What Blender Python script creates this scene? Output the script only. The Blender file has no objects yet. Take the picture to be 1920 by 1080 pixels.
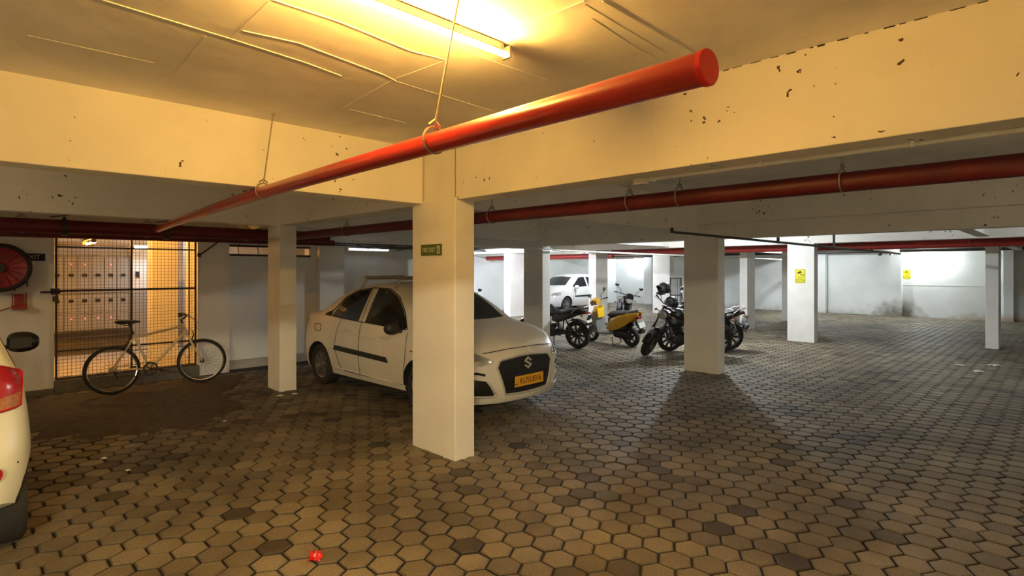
import bpy, bmesh, math, random
import numpy as np
from mathutils import Vector, Matrix
R = math.radians
random.seed(7)
SC = bpy.context.scene
COL = SC.collection

# ---------------------------------------------------------------- camera, world, exposure
cam_d = bpy.data.cameras.new('camera')
cam = bpy.data.objects.new('camera', cam_d)
COL.objects.link(cam)
cam.location = (0, 0, 1.7)
cam.rotation_euler = (R(90), 0, -R(44.59))
cam_d.sensor_width = 36
cam_d.lens = 36 * 1035 / 1920
cam_d.shift_y = -33 / 1920
cam_d.clip_start = 0.05
SC.camera = cam
SC.view_settings.view_transform = 'Standard'
SC.view_settings.look = 'None'
SC.view_settings.gamma = 1
SC.view_settings.use_curve_mapping = False
SC.view_settings.exposure = 1.15
SC.cycles.max_bounces = 14
SC.cycles.diffuse_bounces = 10
W = bpy.data.worlds.new('world')
SC.world = W
W.use_nodes = True
W.node_tree.nodes['Background'].inputs[0].default_value = (0.5, 0.45, 0.4, 1)
W.node_tree.nodes['Background'].inputs[1].default_value = 0.004

# power (W) and colour of every lamp; each one is a glowing tube or bulb built further down
WARM = (1.0, 0.56, 0.16)
COOL = (0.86, 0.95, 1.0)
LAMPS = dict(
    tube_front=(60, (1.0, 0.54, 0.105)),       # the batten in view above the red pipe
    tube_left=(42, (1.0, 0.72, 0.42)), tube_rear=(340, (1.0, 0.86, 0.54)),       # the next batten, behind the camera
    bulb_middle=(165, COOL), bulb_right=(20, COOL), bulb_side=(13, (1.0, 0.86, 0.66)), fill_left_far=(120, COOL), bulb_left=(330, (0.82, 0.87, 1.0)), fill_far=(115, COOL),  # the two far ones are unseen fill, added for the far walls
    bulb_wall=(62, (0.92, 1.0, 0.98)), bulb_wall_left=(60, COOL),
    tube_wall=(0.35, (0.86, 0.92, 1.0)), meter_warm=(42, (1.0, 0.42, 0.05)), meter_cool=(10, COOL))

# ---------------------------------------------------------------- node materials
def mat(name, col, rough=0.6, metal=0.0, var=0.0, scale=6.0, bump=0.0, bscale=60.0, emit=None, estr=0.0,
        specks=0.0, spec=0.5, coat=0.0, trans=0.0, stain=None):
    m = bpy.data.materials.new(name); m.use_nodes = True
    nt = m.node_tree; b = nt.nodes['Principled BSDF']
    N = nt.nodes.new; Lk = nt.links.new
    b.inputs['Base Color'].default_value = (*col, 1)
    b.inputs['Roughness'].default_value = rough
    b.inputs['Metallic'].default_value = metal
    b.inputs['Specular IOR Level'].default_value = spec
    if coat: b.inputs['Coat Weight'].default_value = coat; b.inputs['Coat Roughness'].default_value = 0.08
    if trans: b.inputs['Transmission Weight'].default_value = trans
    if emit:
        b.inputs['Emission Color'].default_value = (*emit, 1); b.inputs['Emission Strength'].default_value = estr
    tc = None
    out = None
    if var or bump or specks or stain:
        tc = N('ShaderNodeTexCoord')
    if var:
        n = N('ShaderNodeTexNoise'); n.inputs['Scale'].default_value = scale; n.inputs['Detail'].default_value = 5
        Lk(tc.outputs['Object'], n.inputs['Vector'])
        mr = N('ShaderNodeMapRange'); mr.inputs[1].default_value = 0.3; mr.inputs[2].default_value = 0.7
        mr.inputs[3].default_value = 1 - var; mr.inputs[4].default_value = 1 + var
        Lk(n.outputs['Fac'], mr.inputs[0])
        mx = N('ShaderNodeMix'); mx.data_type = 'RGBA'; mx.blend_type = 'MULTIPLY'; mx.inputs[0].default_value = 1
        mx.inputs[6].default_value = (*col, 1); Lk(mr.outputs[0], mx.inputs[7])
        out = mx.outputs[2]
    if specks:
        v = N('ShaderNodeTexVoronoi'); v.inputs['Scale'].default_value = 13
        nz = N('ShaderNodeTexNoise'); nz.inputs['Scale'].default_value = 25
        ad = N('ShaderNodeMix'); ad.data_type = 'RGBA'; ad.inputs[0].default_value = 0.08
        Lk(tc.outputs['Object'], ad.inputs[6]); Lk(nz.outputs['Color'], ad.inputs[7]); Lk(tc.outputs['Object'], nz.inputs['Vector'])
        Lk(ad.outputs[2], v.inputs['Vector'])
        sz = N('ShaderNodeTexNoise'); sz.inputs['Scale'].default_value = 2.2; Lk(tc.outputs['Object'], sz.inputs['Vector'])
        th = N('ShaderNodeMapRange'); th.inputs[1].default_value = 0.44; th.inputs[2].default_value = 0.70
        th.inputs[3].default_value = 0.0; th.inputs[4].default_value = 0.23 * specks; Lk(sz.outputs['Fac'], th.inputs[0])
        lt = N('ShaderNodeMath'); lt.operation = 'LESS_THAN'; Lk(v.outputs['Distance'], lt.inputs[0]); Lk(th.outputs[0], lt.inputs[1])
        m2 = N('ShaderNodeMix'); m2.data_type = 'RGBA'; Lk(lt.outputs[0], m2.inputs[0])
        if out: Lk(out, m2.inputs[6])
        else: m2.inputs[6].default_value = (*col, 1)
        m2.inputs[7].default_value = (0.07, 0.05, 0.04, 1)
        out = m2.outputs[2]
    if stain:   # (colour, centre, size, strength): a damp or mould mark with its own place on the surface
        for (sc_, cen, siz, st) in stain:
            mp = N('ShaderNodeMapping'); mp.inputs['Location'].default_value = [-c / s for c, s in zip(cen, siz)]
            mp.inputs['Scale'].default_value = [1 / s for s in siz]
            Lk(tc.outputs['Object'], mp.inputs['Vector'])
            ln = N('ShaderNodeVectorMath'); ln.operation = 'LENGTH'; Lk(mp.outputs[0], ln.inputs[0])
            nz = N('ShaderNodeTexNoise'); nz.inputs['Scale'].default_value = 4; nz.inputs['Detail'].default_value = 6
            Lk(tc.outputs['Object'], nz.inputs['Vector'])
            a = N('ShaderNodeMath'); a.operation = 'MULTIPLY_ADD'; a.inputs[1].default_value = 1.1; Lk(nz.outputs['Fac'], a.inputs[0]); Lk(ln.outputs['Value'], a.inputs[2])
            mr = N('ShaderNodeMapRange'); mr.inputs[1].default_value = 0.85; mr.inputs[2].default_value = 1.5
            mr.inputs[3].default_value = st; mr.inputs[4].default_value = 0; Lk(a.outputs[0], mr.inputs[0])
            m2 = N('ShaderNodeMix'); m2.data_type = 'RGBA'; Lk(mr.outputs[0], m2.inputs[0])
            if out: Lk(out, m2.inputs[6])
            else: m2.inputs[6].default_value = (*col, 1)
            m2.inputs[7].default_value = (*sc_, 1)
            out = m2.outputs[2]
    if out: Lk(out, b.inputs['Base Color'])
    if bump:
        n = N('ShaderNodeTexNoise'); n.inputs['Scale'].default_value = bscale; n.inputs['Detail'].default_value = 4
        Lk(tc.outputs['Object'], n.inputs['Vector'])
        bp = N('ShaderNodeBump'); bp.inputs['Strength'].default_value = bump; bp.inputs['Distance'].default_value = 0.01
        Lk(n.outputs['Fac'], bp.inputs['Height']); Lk(bp.outputs[0], b.inputs['Normal'])
    return m

def paver_mat(name, k=1.0):
    """Grey-buff concrete; the 'tone' face attribute holds how pale, dark or dirty each block is."""
    m = bpy.data.materials.new(name); m.use_nodes = True
    nt = m.node_tree; b = nt.nodes['Principled BSDF']; N = nt.nodes.new; Lk = nt.links.new
    at = N('ShaderNodeAttribute'); at.attribute_name = 'tone'
    cr = N('ShaderNodeValToRGB'); e = cr.color_ramp.elements
    e[0].position = 0; e[0].color = (0.04 * k, 0.031 * k, 0.024 * k, 1)
    e[1].position = 1; e[1].color = (0.33 * k, 0.275 * k, 0.19 * k, 1)
    x = cr.color_ramp.elements.new(0.5); x.color = (0.205 * k, 0.168 * k, 0.112 * k, 1)
    Lk(at.outputs['Fac'], cr.inputs[0])
    g = N('ShaderNodeNewGeometry')
    n = N('ShaderNodeTexNoise'); n.inputs['Scale'].default_value = 90; n.inputs['Detail'].default_value = 4
    Lk(g.outputs['Position'], n.inputs['Vector'])
    n2 = N('ShaderNodeTexNoise'); n2.inputs['Scale'].default_value = 1.1; n2.inputs['Detail'].default_value = 5
    Lk(g.outputs['Position'], n2.inputs['Vector'])
    mr = N('ShaderNodeMapRange'); mr.inputs[1].default_value = 0.3; mr.inputs[2].default_value = 0.7; mr.inputs[3].default_value = 0.72; mr.inputs[4].default_value = 1.25
    Lk(n.outputs['Fac'], mr.inputs[0])
    mr2 = N('ShaderNodeMapRange'); mr2.inputs[1].default_value = 0.36; mr2.inputs[2].default_value = 0.6; mr2.inputs[3].default_value = 0.62; mr2.inputs[4].default_value = 1.05
    Lk(n2.outputs['Fac'], mr2.inputs[0])
    mm = N('ShaderNodeMath'); mm.operation = 'MULTIPLY'; Lk(mr.outputs[0], mm.inputs[0]); Lk(mr2.outputs[0], mm.inputs[1])
    mx = N('ShaderNodeMix'); mx.data_type = 'RGBA'; mx.blend_type = 'MULTIPLY'; mx.inputs[0].default_value = 1
    Lk(cr.outputs[0], mx.inputs[6]); Lk(mm.outputs[0], mx.inputs[7]); Lk(mx.outputs[2], b.inputs['Base Color'])
    b.inputs['Roughness'].default_value = 0.62; b.inputs['Specular IOR Level'].default_value = 0.35
    bp = N('ShaderNodeBump'); bp.inputs['Strength'].default_value = 0.35; bp.inputs['Distance'].default_value = 0.004
    Lk(n.outputs['Fac'], bp.inputs['Height']); Lk(bp.outputs[0], b.inputs['Normal'])
    return m

M = {}
M['wall'] = mat('wall_paint', (0.80, 0.79, 0.76), 0.75, var=0.07, scale=1.6, bump=0.25, bscale=14, specks=0.25)
M['back'] = mat('back_wall_paint', (0.71, 0.73, 0.725), 0.75, var=0.07, scale=1.2, bump=0.3, bscale=9, specks=0.15,
                stain=[((0.16, 0.14, 0.09), (24.8, 4.6, 0.0), (1, 1.0, 0.75), 0.85), ((0.40, 0.24, 0.08), (24.8, 1.2, -0.1), (1, 2.6, 0.42), 0.8),
                       ((0.36, 0.34, 0.26), (24.8, 7.3, -0.15), (1, 3.5, 0.4), 0.6), ((0.3, 0.27, 0.2), (24.8, 12, -0.1), (1, 4, 0.35), 0.6)])
M['column'] = mat('column_paint', (0.82, 0.80, 0.76), 0.7, var=0.05, scale=2.5, bump=0.3, bscale=35)
M['beam'] = mat('beam_paint', (0.82, 0.79, 0.73), 0.75, var=0.06, scale=1.8, bump=0.3, bscale=22, specks=1.0)
M['slab'] = mat('slab_paint', (0.86, 0.82, 0.76), 0.8, var=0.13, scale=1.5, bump=0.5, bscale=7)
M['joint'] = mat('paver_joint_soil', (0.022, 0.017, 0.013), 0.95, var=0.3, scale=8)
M['paver'] = paver_mat('paver_concrete')
M['dirt'] = mat('dirt', (0.050, 0.036, 0.026), 0.85, var=0.45, scale=9, bump=0.6, bscale=40)
M['concrete'] = mat('kerb_concrete', (0.15, 0.135, 0.11), 0.85, var=0.2, scale=6, bump=0.4)
M['meterfloor'] = mat('meter_room_floor', (0.45, 0.42, 0.37), 0.7, var=0.12, scale=3)
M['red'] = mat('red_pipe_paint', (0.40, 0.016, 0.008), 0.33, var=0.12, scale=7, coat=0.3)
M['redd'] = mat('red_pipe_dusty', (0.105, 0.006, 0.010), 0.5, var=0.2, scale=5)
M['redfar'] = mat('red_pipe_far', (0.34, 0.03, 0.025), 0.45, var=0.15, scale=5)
M['redcap'] = mat('red_cap_paint', (0.62, 0.012, 0.012), 0.4, var=0.08, scale=20)
M['steel'] = mat('galvanised_steel', (0.36, 0.31, 0.24), 0.5, 0.7, var=0.15, scale=30)
M['dsteel'] = mat('dark_steel', (0.05, 0.042, 0.038), 0.5, 0.4, var=0.2, scale=20)
M['gate'] = mat('gate_steel', (0.040, 0.028, 0.022), 0.55, 0.3, var=0.2, scale=15)
M['pvc'] = mat('white_conduit', (0.80, 0.78, 0.72), 0.6, var=0.1, scale=8)
M['black'] = mat('black_plastic', (0.018, 0.018, 0.019), 0.45, var=0.1, scale=10)
M['gblack'] = mat('gloss_black', (0.012, 0.012, 0.014), 0.18, coat=0.6)
M['rubber'] = mat('tyre_rubber', (0.022, 0.021, 0.02), 0.85, var=0.2, scale=30)
M['glass'] = mat('tinted_glass', (0.014, 0.017, 0.02), 0.08, spec=0.6)
M['chrome'] = mat('chrome', (0.72, 0.72, 0.72), 0.14, 1.0)
M['mirror'] = mat('mirror_glass', (0.10, 0.10, 0.10), 0.06, 0.9)
M['silver'] = mat('silver_trim', (0.66, 0.64, 0.60), 0.3, 0.35)
M['mattblack'] = mat('grille_black', (0.012, 0.012, 0.013), 0.55)
M['alloy'] = mat('alloy', (0.34, 0.33, 0.33), 0.35, 0.85)
M['white'] = mat('car_paint_white', (0.72, 0.69, 0.62), 0.42, var=0.05, scale=3, coat=0.35)
M['cream'] = mat('car_paint_cream', (0.84, 0.86, 0.72), 0.3, coat=0.6)
M['white2'] = mat('car_paint_silverwhite', (0.70, 0.71, 0.72), 0.35, coat=0.5)
M['lens'] = mat('lamp_lens', (0.55, 0.55, 0.52), 0.12, 0.5, coat=0.6)
M['redlens'] = mat('red_lens', (0.42, 0.012, 0.018), 0.15, coat=0.8)
M['amber'] = mat('amber_lens', (0.42, 0.17, 0.07), 0.18, coat=0.8, var=0.35, scale=60)
M['plate_y'] = mat('yellow_plate', (0.85, 0.42, 0.02), 0.45)
M['plate_w'] = mat('white_plate', (0.75, 0.75, 0.72), 0.45)
M['ink'] = mat('black_ink', (0.01, 0.01, 0.01), 0.6)
M['signgreen'] = mat('sign_green', (0.075, 0.12, 0.018), 0.5, var=0.1, scale=30)
M['signwhite'] = mat('sign_white', (0.55, 0.58, 0.38), 0.5)
M['signyellow'] = mat('sign_yellow', (0.80, 0.70, 0.01), 0.5)
M['yellow'] = mat('scooter_yellow', (0.62, 0.33, 0.02), 0.3, coat=0.6, var=0.12, scale=8)
M['yellowb'] = mat('bright_yellow', (0.90, 0.55, 0.01), 0.4)
M['grey'] = mat('grey_plastic', (0.20, 0.20, 0.19), 0.5)
M['engine'] = mat('engine_grey', (0.045, 0.045, 0.047), 0.45, 0.6)
M['seat'] = mat('seat_vinyl', (0.03, 0.028, 0.026), 0.6)
M['bike'] = mat('bicycle_frame_paint', (0.62, 0.52, 0.33), 0.35, var=0.08, scale=12, coat=0.3)
M['panel'] = mat('meter_panel_grey', (0.30, 0.31, 0.31), 0.5, var=0.05, scale=4)
M['panelw'] = mat('meter_panel_white', (0.74, 0.74, 0.74), 0.5)
M['hose'] = mat('hose_rubber', (0.035, 0.022, 0.022), 0.7)
M['reel'] = mat('reel_red', (0.30, 0.02, 0.025), 0.5, var=0.25, scale=14)
M['wrap'] = mat('red_wrapper', (0.75, 0.03, 0.02), 0.35, var=0.35, scale=50)
M['paper'] = mat('white_scrap', (0.75, 0.74, 0.7), 0.7)
M['led'] = mat('red_led', (1, 0.1, 0.05), 0.4, emit=(1.0, 0.06, 0.05), estr=6)
def glow(key, area):
    p, c = LAMPS[key]
    return mat(key + '_glass', (1, 1, 1), 0.4, emit=c, estr=p / (math.pi * area))
M['helmet'] = mat('helmet_black', (0.02, 0.022, 0.024), 0.25, coat=0.5)
M['visor'] = mat('visor_smoke', (0.10, 0.11, 0.12), 0.1, coat=0.8)
M['underbody'] = mat('underbody', (0.012, 0.012, 0.012), 0.9)

# ---------------------------------------------------------------- mesh builder
def frame_of(d):
    d = Vector(d).normalized()
    u = Vector((0, 0, 1)) if abs(d.z) < 0.9 else Vector((1, 0, 0))
    a = d.cross(u).normalized(); b = d.cross(a).normalized()
    return a, b
class MB:
    def __init__(s): s.v = []; s.f = []; s.T = None
    def put(s, vs, fs):
        o = len(s.v)
        for p in vs:
            p = Vector(p)
            s.v.append(tuple(s.T(p)) if s.T else tuple(p))
        s.f += [tuple(i + o for i in q) for q in fs]
        return s
    def box(s, x0, x1, y0, y1, z0, z1):
        vs = [(x, y, z) for x in (x0, x1) for y in (y0, y1) for z in (z0, z1)]
        return s.put(vs, [(0, 1, 3, 2), (4, 6, 7, 5), (0, 4, 5, 1), (2, 3, 7, 6), (0, 2, 6, 4), (1, 5, 7, 3)])
    def obox(s, c, dx, dy, dz, X=(1, 0, 0), Y=(0, 1, 0), Z=(0, 0, 1)):
        c = Vector(c); X = Vector(X).normalized(); Y = Vector(Y).normalized(); Z = Vector(Z).normalized()
        vs = [c + X * (a * dx / 2) + Y * (b * dy / 2) + Z * (d * dz / 2) for a in (-1, 1) for b in (-1, 1) for d in (-1, 1)]
        return s.put(vs, [(0, 1, 3, 2), (4, 6, 7, 5), (0, 4, 5, 1), (2, 3, 7, 6), (0, 2, 6, 4), (1, 5, 7, 3)])
    def tube(s, pts, r, n=8, closed=False):
        pts = [Vector(p) for p in pts]; k = len(pts)
        rs = r if isinstance(r, (list, tuple)) else [r] * k
        vs = []; a = None
        for i, p in enumerate(pts):
            if closed: d = (pts[(i + 1) % k] - pts[i - 1]).normalized()
            elif i == 0: d = (pts[1] - p).normalized()
            elif i == k - 1: d = (p - pts[i - 1]).normalized()
            else: d = ((pts[i + 1] - p).normalized() + (p - pts[i - 1]).normalized()).normalized()
            if a is None: a, b = frame_of(d)
            else:
                a = (a - d * a.dot(d)).normalized(); b = d.cross(a)
            for j in range(n):
                t = 2 * math.pi * j / n
                vs.append(p + a * (math.cos(t) * rs[i]) + b * (math.sin(t) * rs[i]))
        fs = []
        for i in range(k if closed else k - 1):
            i2 = (i + 1) % k
            for j in range(n):
                fs.append((i * n + j, i * n + (j + 1) % n, i2 * n + (j + 1) % n, i2 * n + j))
        if not closed:
            fs.append(tuple(range(n))[::-1]); fs.append(tuple((k - 1) * n + j for j in range(n)))
        return s.put(vs, fs)
    def lathe(s, prof, o=(0, 0, 0), ax=(0, 0, 1), n=24, closed=False):
        """prof: (radius, height along ax)"""
        o = Vector(o); ax = Vector(ax).normalized(); a, b = frame_of(ax); vs = []
        for r, h in prof:
            for j in range(n):
                t = 2 * math.pi * j / n
                vs.append(o + ax * h + a * (math.cos(t) * r) + b * (math.sin(t) * r))
        fs = []; k = len(prof)
        for i in range(k if closed else k - 1):
            i2 = (i + 1) % k
            for j in range(n):
                fs.append((i * n + j, i * n + (j + 1) % n, i2 * n + (j + 1) % n, i2 * n + j))
        if not closed and prof[0] != prof[-1]:
            if prof[0][0] > 1e-4: fs.append(tuple(range(n))[::-1])
            if prof[-1][0] > 1e-4: fs.append(tuple((k - 1) * n + j for j in range(n)))
        return s.put(vs, fs)
    def torus(s, c, ax, Rm, r, n=32, m=8, a0=0, a1=2 * math.pi):
        c = Vector(c); a, b = frame_of(ax)
        full = abs(a1 - a0 - 2 * math.pi) < 1e-6
        k = n if full else n + 1
        return s.tube([c + a * (math.cos(a0 + (a1 - a0) * i / n) * Rm) + b * (math.sin(a0 + (a1 - a0) * i / n) * Rm) for i in range(k)], r, m, full)
    def grid(s, rows, cap=False):
        w = len(rows[0]); vs = [p for r in rows for p in r]; fs = []
        for i in range(len(rows) - 1):
            for j in range(w - 1):
                fs.append((i * w + j, i * w + j + 1, (i + 1) * w + j + 1, (i + 1) * w + j))
        return s.put(vs, fs)
    def loft(s, rings):
        """closed rings of equal count, capped"""
        n = len(rings[0]); vs = [p for r in rings for p in r]; fs = []
        for i in range(len(rings) - 1):
            for j in range(n):
                fs.append((i * n + j, i * n + (j + 1) % n, (i + 1) * n + (j + 1) % n, (i + 1) * n + j))
        fs.append(tuple(range(n))[::-1]); fs.append(tuple((len(rings) - 1) * n + j for j in range(n)))
        return s.put(vs, fs)
    def ell(s, c, rx, ry, rz, n=16, m=10):
        c = Vector(c); vs = [c + Vector((0, 0, rz))]; fs = []
        for i in range(1, m):
            p = math.pi * i / m
            for j in range(n):
                t = 2 * math.pi * j / n
                vs.append(c + Vector((rx * math.sin(p) * math.cos(t), ry * math.sin(p) * math.sin(t), rz * math.cos(p))))
        vs.append(c - Vector((0, 0, rz)))
        for j in range(n):
            fs.append((0, 1 + j, 1 + (j + 1) % n)); e = 1 + (m - 2) * n
            fs.append((len(vs) - 1, e + (j + 1) % n, e + j))
        for i in range(m - 2):
            for j in range(n):
                fs.append((1 + i * n + j, 1 + (i + 1) * n + j, 1 + (i + 1) * n + (j + 1) % n, 1 + i * n + (j + 1) % n))
        return s.put(vs, fs)
    def prism(s, poly, o, U, V, t):
        """polygon in the (U,V) plane at o, thickness t along U x V"""
        o = Vector(o); U = Vector(U); V = Vector(V); Nn = U.cross(V).normalized(); k = len(poly)
        vs = [o + U * a + V * b for a, b in poly] + [o + U * a + V * b + Nn * t for a, b in poly]
        fs = [tuple(range(k))[::-1], tuple(range(k, 2 * k))] + [(i, (i + 1) % k, k + (i + 1) % k, k + i) for i in range(k)]
        return s.put(vs, fs)
    def mesh(s, name, m, smooth=35):
        me = bpy.data.meshes.new(name)
        me.from_pydata(s.v, [], s.f)
        bm = bmesh.new(); bm.from_mesh(me); bmesh.ops.recalc_face_normals(bm, faces=bm.faces); bm.to_mesh(me); bm.free()
        me.materials.append(m)
        if smooth:
            me.polygons.foreach_set('use_smooth', [True] * len(me.polygons)); me.set_sharp_from_angle(angle=R(smooth))
        return me
def obj(name, mb, m, parent=None, smooth=35, bevel=0, kind=None, label=None):
    me = mb if isinstance(mb, bpy.types.Mesh) else mb.mesh(name, m, smooth)
    o = bpy.data.objects.new(name, me); COL.objects.link(o)
    if parent: o.parent = parent
    if bevel:
        b = o.modifiers.new('bevel', 'BEVEL'); b.width = bevel; b.segments = 2; b.limit_method = 'ANGLE'; b.angle_limit = R(50)
    if kind: o['kind'] = kind
    if label: o['label'] = label
    return o
def tag(o, label, cat, group=None, kind=None):
    o['label'] = label; o['category'] = cat
    if group: o['group'] = group
    if kind: o['kind'] = kind
    return o
def thing(name, label, cat, loc=(0, 0, 0), rz=0, group=None, rx=0):
    o = bpy.data.objects.new(name, None); COL.objects.link(o)
    o.location = loc; o.rotation_euler = (rx, 0, rz); o.empty_display_size = 0.1
    return tag(o, label, cat, group)
def struct(name, mb, m, label, cat, bevel=0, smooth=0):
    return tag(obj(name, mb, m, None, smooth, bevel), label, cat, kind='structure')
def text(name, s, size, m, o, U, V, parent, depth=0.002, align='CENTER', sx=1.0):
    c = bpy.data.curves.new(name, 'FONT'); c.body = s; c.size = size; c.align_x = align; c.align_y = 'CENTER'; c.extrude = depth / 2; c.resolution_u = 3
    t = bpy.data.objects.new(name, c); COL.objects.link(t)
    dg = bpy.context.evaluated_depsgraph_get(); me = bpy.data.meshes.new_from_object(t.evaluated_get(dg))
    bpy.data.objects.remove(t); bpy.data.curves.remove(c)
    U = Vector(U).normalized(); V = Vector(V).normalized(); Nn = U.cross(V)
    mtx = Matrix(((U.x * sx, V.x, Nn.x, o[0]), (U.y * sx, V.y, Nn.y, o[1]), (U.z * sx, V.z, Nn.z, o[2]), (0, 0, 0, 1)))
    me.transform(mtx); me.materials.clear(); me.materials.append(m); me.name = name
    ob = bpy.data.objects.new(name, me); COL.objects.link(ob); ob.parent = parent
    return ob
# ================================================================ the setting
SL = 2.86          # slab underside
BB = 2.335         # beam underside
FRONT = (3.10, 8.72, 14.16, 19.6)
fl = struct('floor', MB().box(-7, 25.4, -7, 18, -0.3, -0.0155), M['joint'], 'dark soil bed under the hexagonal pavers of the car park', 'floor')

def hexpaver(r, tone, seed):
    """top and worn shoulders of one hexagonal block, centred on the origin, flats facing +-x"""
    rnd = random.Random(seed)
    vs = []; fs = []
    for k, (rr, z) in enumerate(((r, -0.016), (r, -0.006), (r - 0.008, 0.0))):
        for j in range(6):
            t = R(30 + 60 * j); q = rr / math.cos(R(30))
            vs.append((q * math.cos(t), q * math.sin(t), z + (rnd.uniform(-.0008, .0008) if k == 2 else 0)))
    for k in (0, 1):
        for j in range(6): fs.append((k * 6 + j, k * 6 + (j + 1) % 6, k * 6 + 6 + (j + 1) % 6, k * 6 + 6 + j))
    fs.append((12, 13, 14, 15, 16, 17))
    return vs, fs
PITCH = 0.19
HR = 0.0884
def tone_of(x, y, rnd):
    t = rnd.gauss(0.52, 0.10)
    u = rnd.random()
    if u < 0.035: t = rnd.uniform(0.05, 0.22)
    elif u < 0.10: t -= 0.14
    ground = 0.20 * min(1, max(0, (y - 4.9 + 0.5 * math.sin(x * 2.1)) / 1.2)) * min(1, max(0, (6.6 - x + 0.4 * math.sin(y * 3)) / 1.5))   # darker tone towards the gate wall and around the sedan
    t -= ground
    return min(1, max(0.02, t))
camd = Vector((math.sin(R(44.59)), math.cos(R(44.59)), 0)); camr = Vector((math.cos(R(44.59)), -math.sin(R(44.59)), 0))
def shown(x, y):
    d = x * camd.x + y * camd.y; l = x * camr.x + y * camr.y
    if d < 1.6: return None
    px = 960 + 1035 * l / d; py = 507 + 1035 * 1.7 / d
    return (px, py, d)
cells = []
rnd = random.Random(11)
row = 0
y = -5.6
while y < 16.9:
    x = -5.6 + (PITCH / 2 if row % 2 else 0)
    while x < 24.7:
        if not (y > 9.86 and x < 9.0):
            cells.append((x + 0.012 + rnd.gauss(0, .0016), y + rnd.gauss(0, .0016), tone_of(x, y, rnd)))
        x += PITCH
    y += PITCH * math.sqrt(3) / 2; row += 1
near = []
for i, (x, y, t) in enumerate(cells):
    s = shown(x, y)
    if s and -25 < s[0] < 1945 and s[1] < 1090:
        hid = (s[0] < 75 and s[1] < 1010)
        if not hid: near.append((s[2], i))
near.sort()
single = set(i for _, i in near[:298])
NT = 10
protos = []
for k in range(NT):
    me = bpy.data.meshes.new('paver'); vs, fs = hexpaver(HR, 0, k); me.from_pydata(vs, [], fs); me.materials.append(M['paver'])
    tone = [0.08, 0.2, 0.36, 0.42, 0.47, 0.51, 0.55, 0.59, 0.64, 0.72][k]
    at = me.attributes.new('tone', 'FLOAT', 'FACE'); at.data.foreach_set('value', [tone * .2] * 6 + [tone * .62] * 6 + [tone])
    me.polygons.foreach_set('use_smooth', [False] * len(fs))
    protos.append((tone, me))
V = []; Fc = []; TN = []
hv, hf = hexpaver(HR, 0, 3)
for i, (x, y, t) in enumerate(cells):
    dz = rnd.gauss(0, .0012)
    if i in single:
        me = min(protos, key=lambda q: abs(q[0] - t))[1]
        o = bpy.data.objects.new('paver', me); COL.objects.link(o); o.parent = fl
        o.location = (x, y, dz); o.rotation_euler = (rnd.gauss(0, .004), rnd.gauss(0, .004), R(60) * rnd.randrange(6))
    else:
        b = len(V); tx, ty = rnd.gauss(0, .004), rnd.gauss(0, .004)
        V += [(x + p[0], y + p[1], p[2] + dz + tx * p[0] + ty * p[1]) for p in hv]
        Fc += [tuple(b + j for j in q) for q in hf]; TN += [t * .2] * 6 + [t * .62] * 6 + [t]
me = bpy.data.meshes.new('paver_field'); me.from_pydata(V, [], Fc); me.materials.append(M['paver'])
at = me.attributes.new('tone', 'FLOAT', 'FACE'); at.data.foreach_set('value', TN)
o = bpy.data.objects.new('paver_field', me); COL.objects.link(o); o.parent = fl; o['kind'] = 'stuff'

# dried mud over the blocks in front of the mesh gate
def blotch(cx, cy, pts, z, n=90, seed=1, wob=0.10):
    rnd = random.Random(seed); k = len(pts); rim = []
    for i in range(n):
        u = i / n * k; a = int(u); f = u - a; f = f * f * (3 - 2 * f)
        p, q = pts[a % k], pts[(a + 1) % k]
        x = p[0] + (q[0] - p[0]) * f; y = p[1] + (q[1] - p[1]) * f
        rim.append((x + rnd.gauss(0, wob), min(y + rnd.gauss(0, wob), 9.86)))
    vs = []; fs = []; Lr = 6
    for r in range(Lr + 1):
        t = r / Lr
        for (x, y) in rim: vs.append((cx + (x - cx) * t, cy + (y - cy) * t, (z + rnd.uniform(0, .005) if r < Lr else -0.014)))
    for r in range(Lr):
        for i in range(n): fs.append((r * n + i, r * n + (i + 1) % n, (r + 1) * n + (i + 1) % n, (r + 1) * n + i))
    return MB().put(vs, fs)
tag(obj('mud', blotch(1.6, 8.1, [(0.2, 9.8), (1.2, 9.83), (2.6, 9.83), (3.4, 9.82), (3.0, 8.9), (2.75, 8.2), (2.75, 7.6), (2.4, 7.1), (2.0, 6.6), (1.3, 6.55), (0.75, 6.8), (0.3, 7.4), (0.1, 8.6)], 0.004), M['dirt'], smooth=60),
    'dried dark mud covering the pavers in front of the mesh gate', 'mud', kind='stuff')

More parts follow.
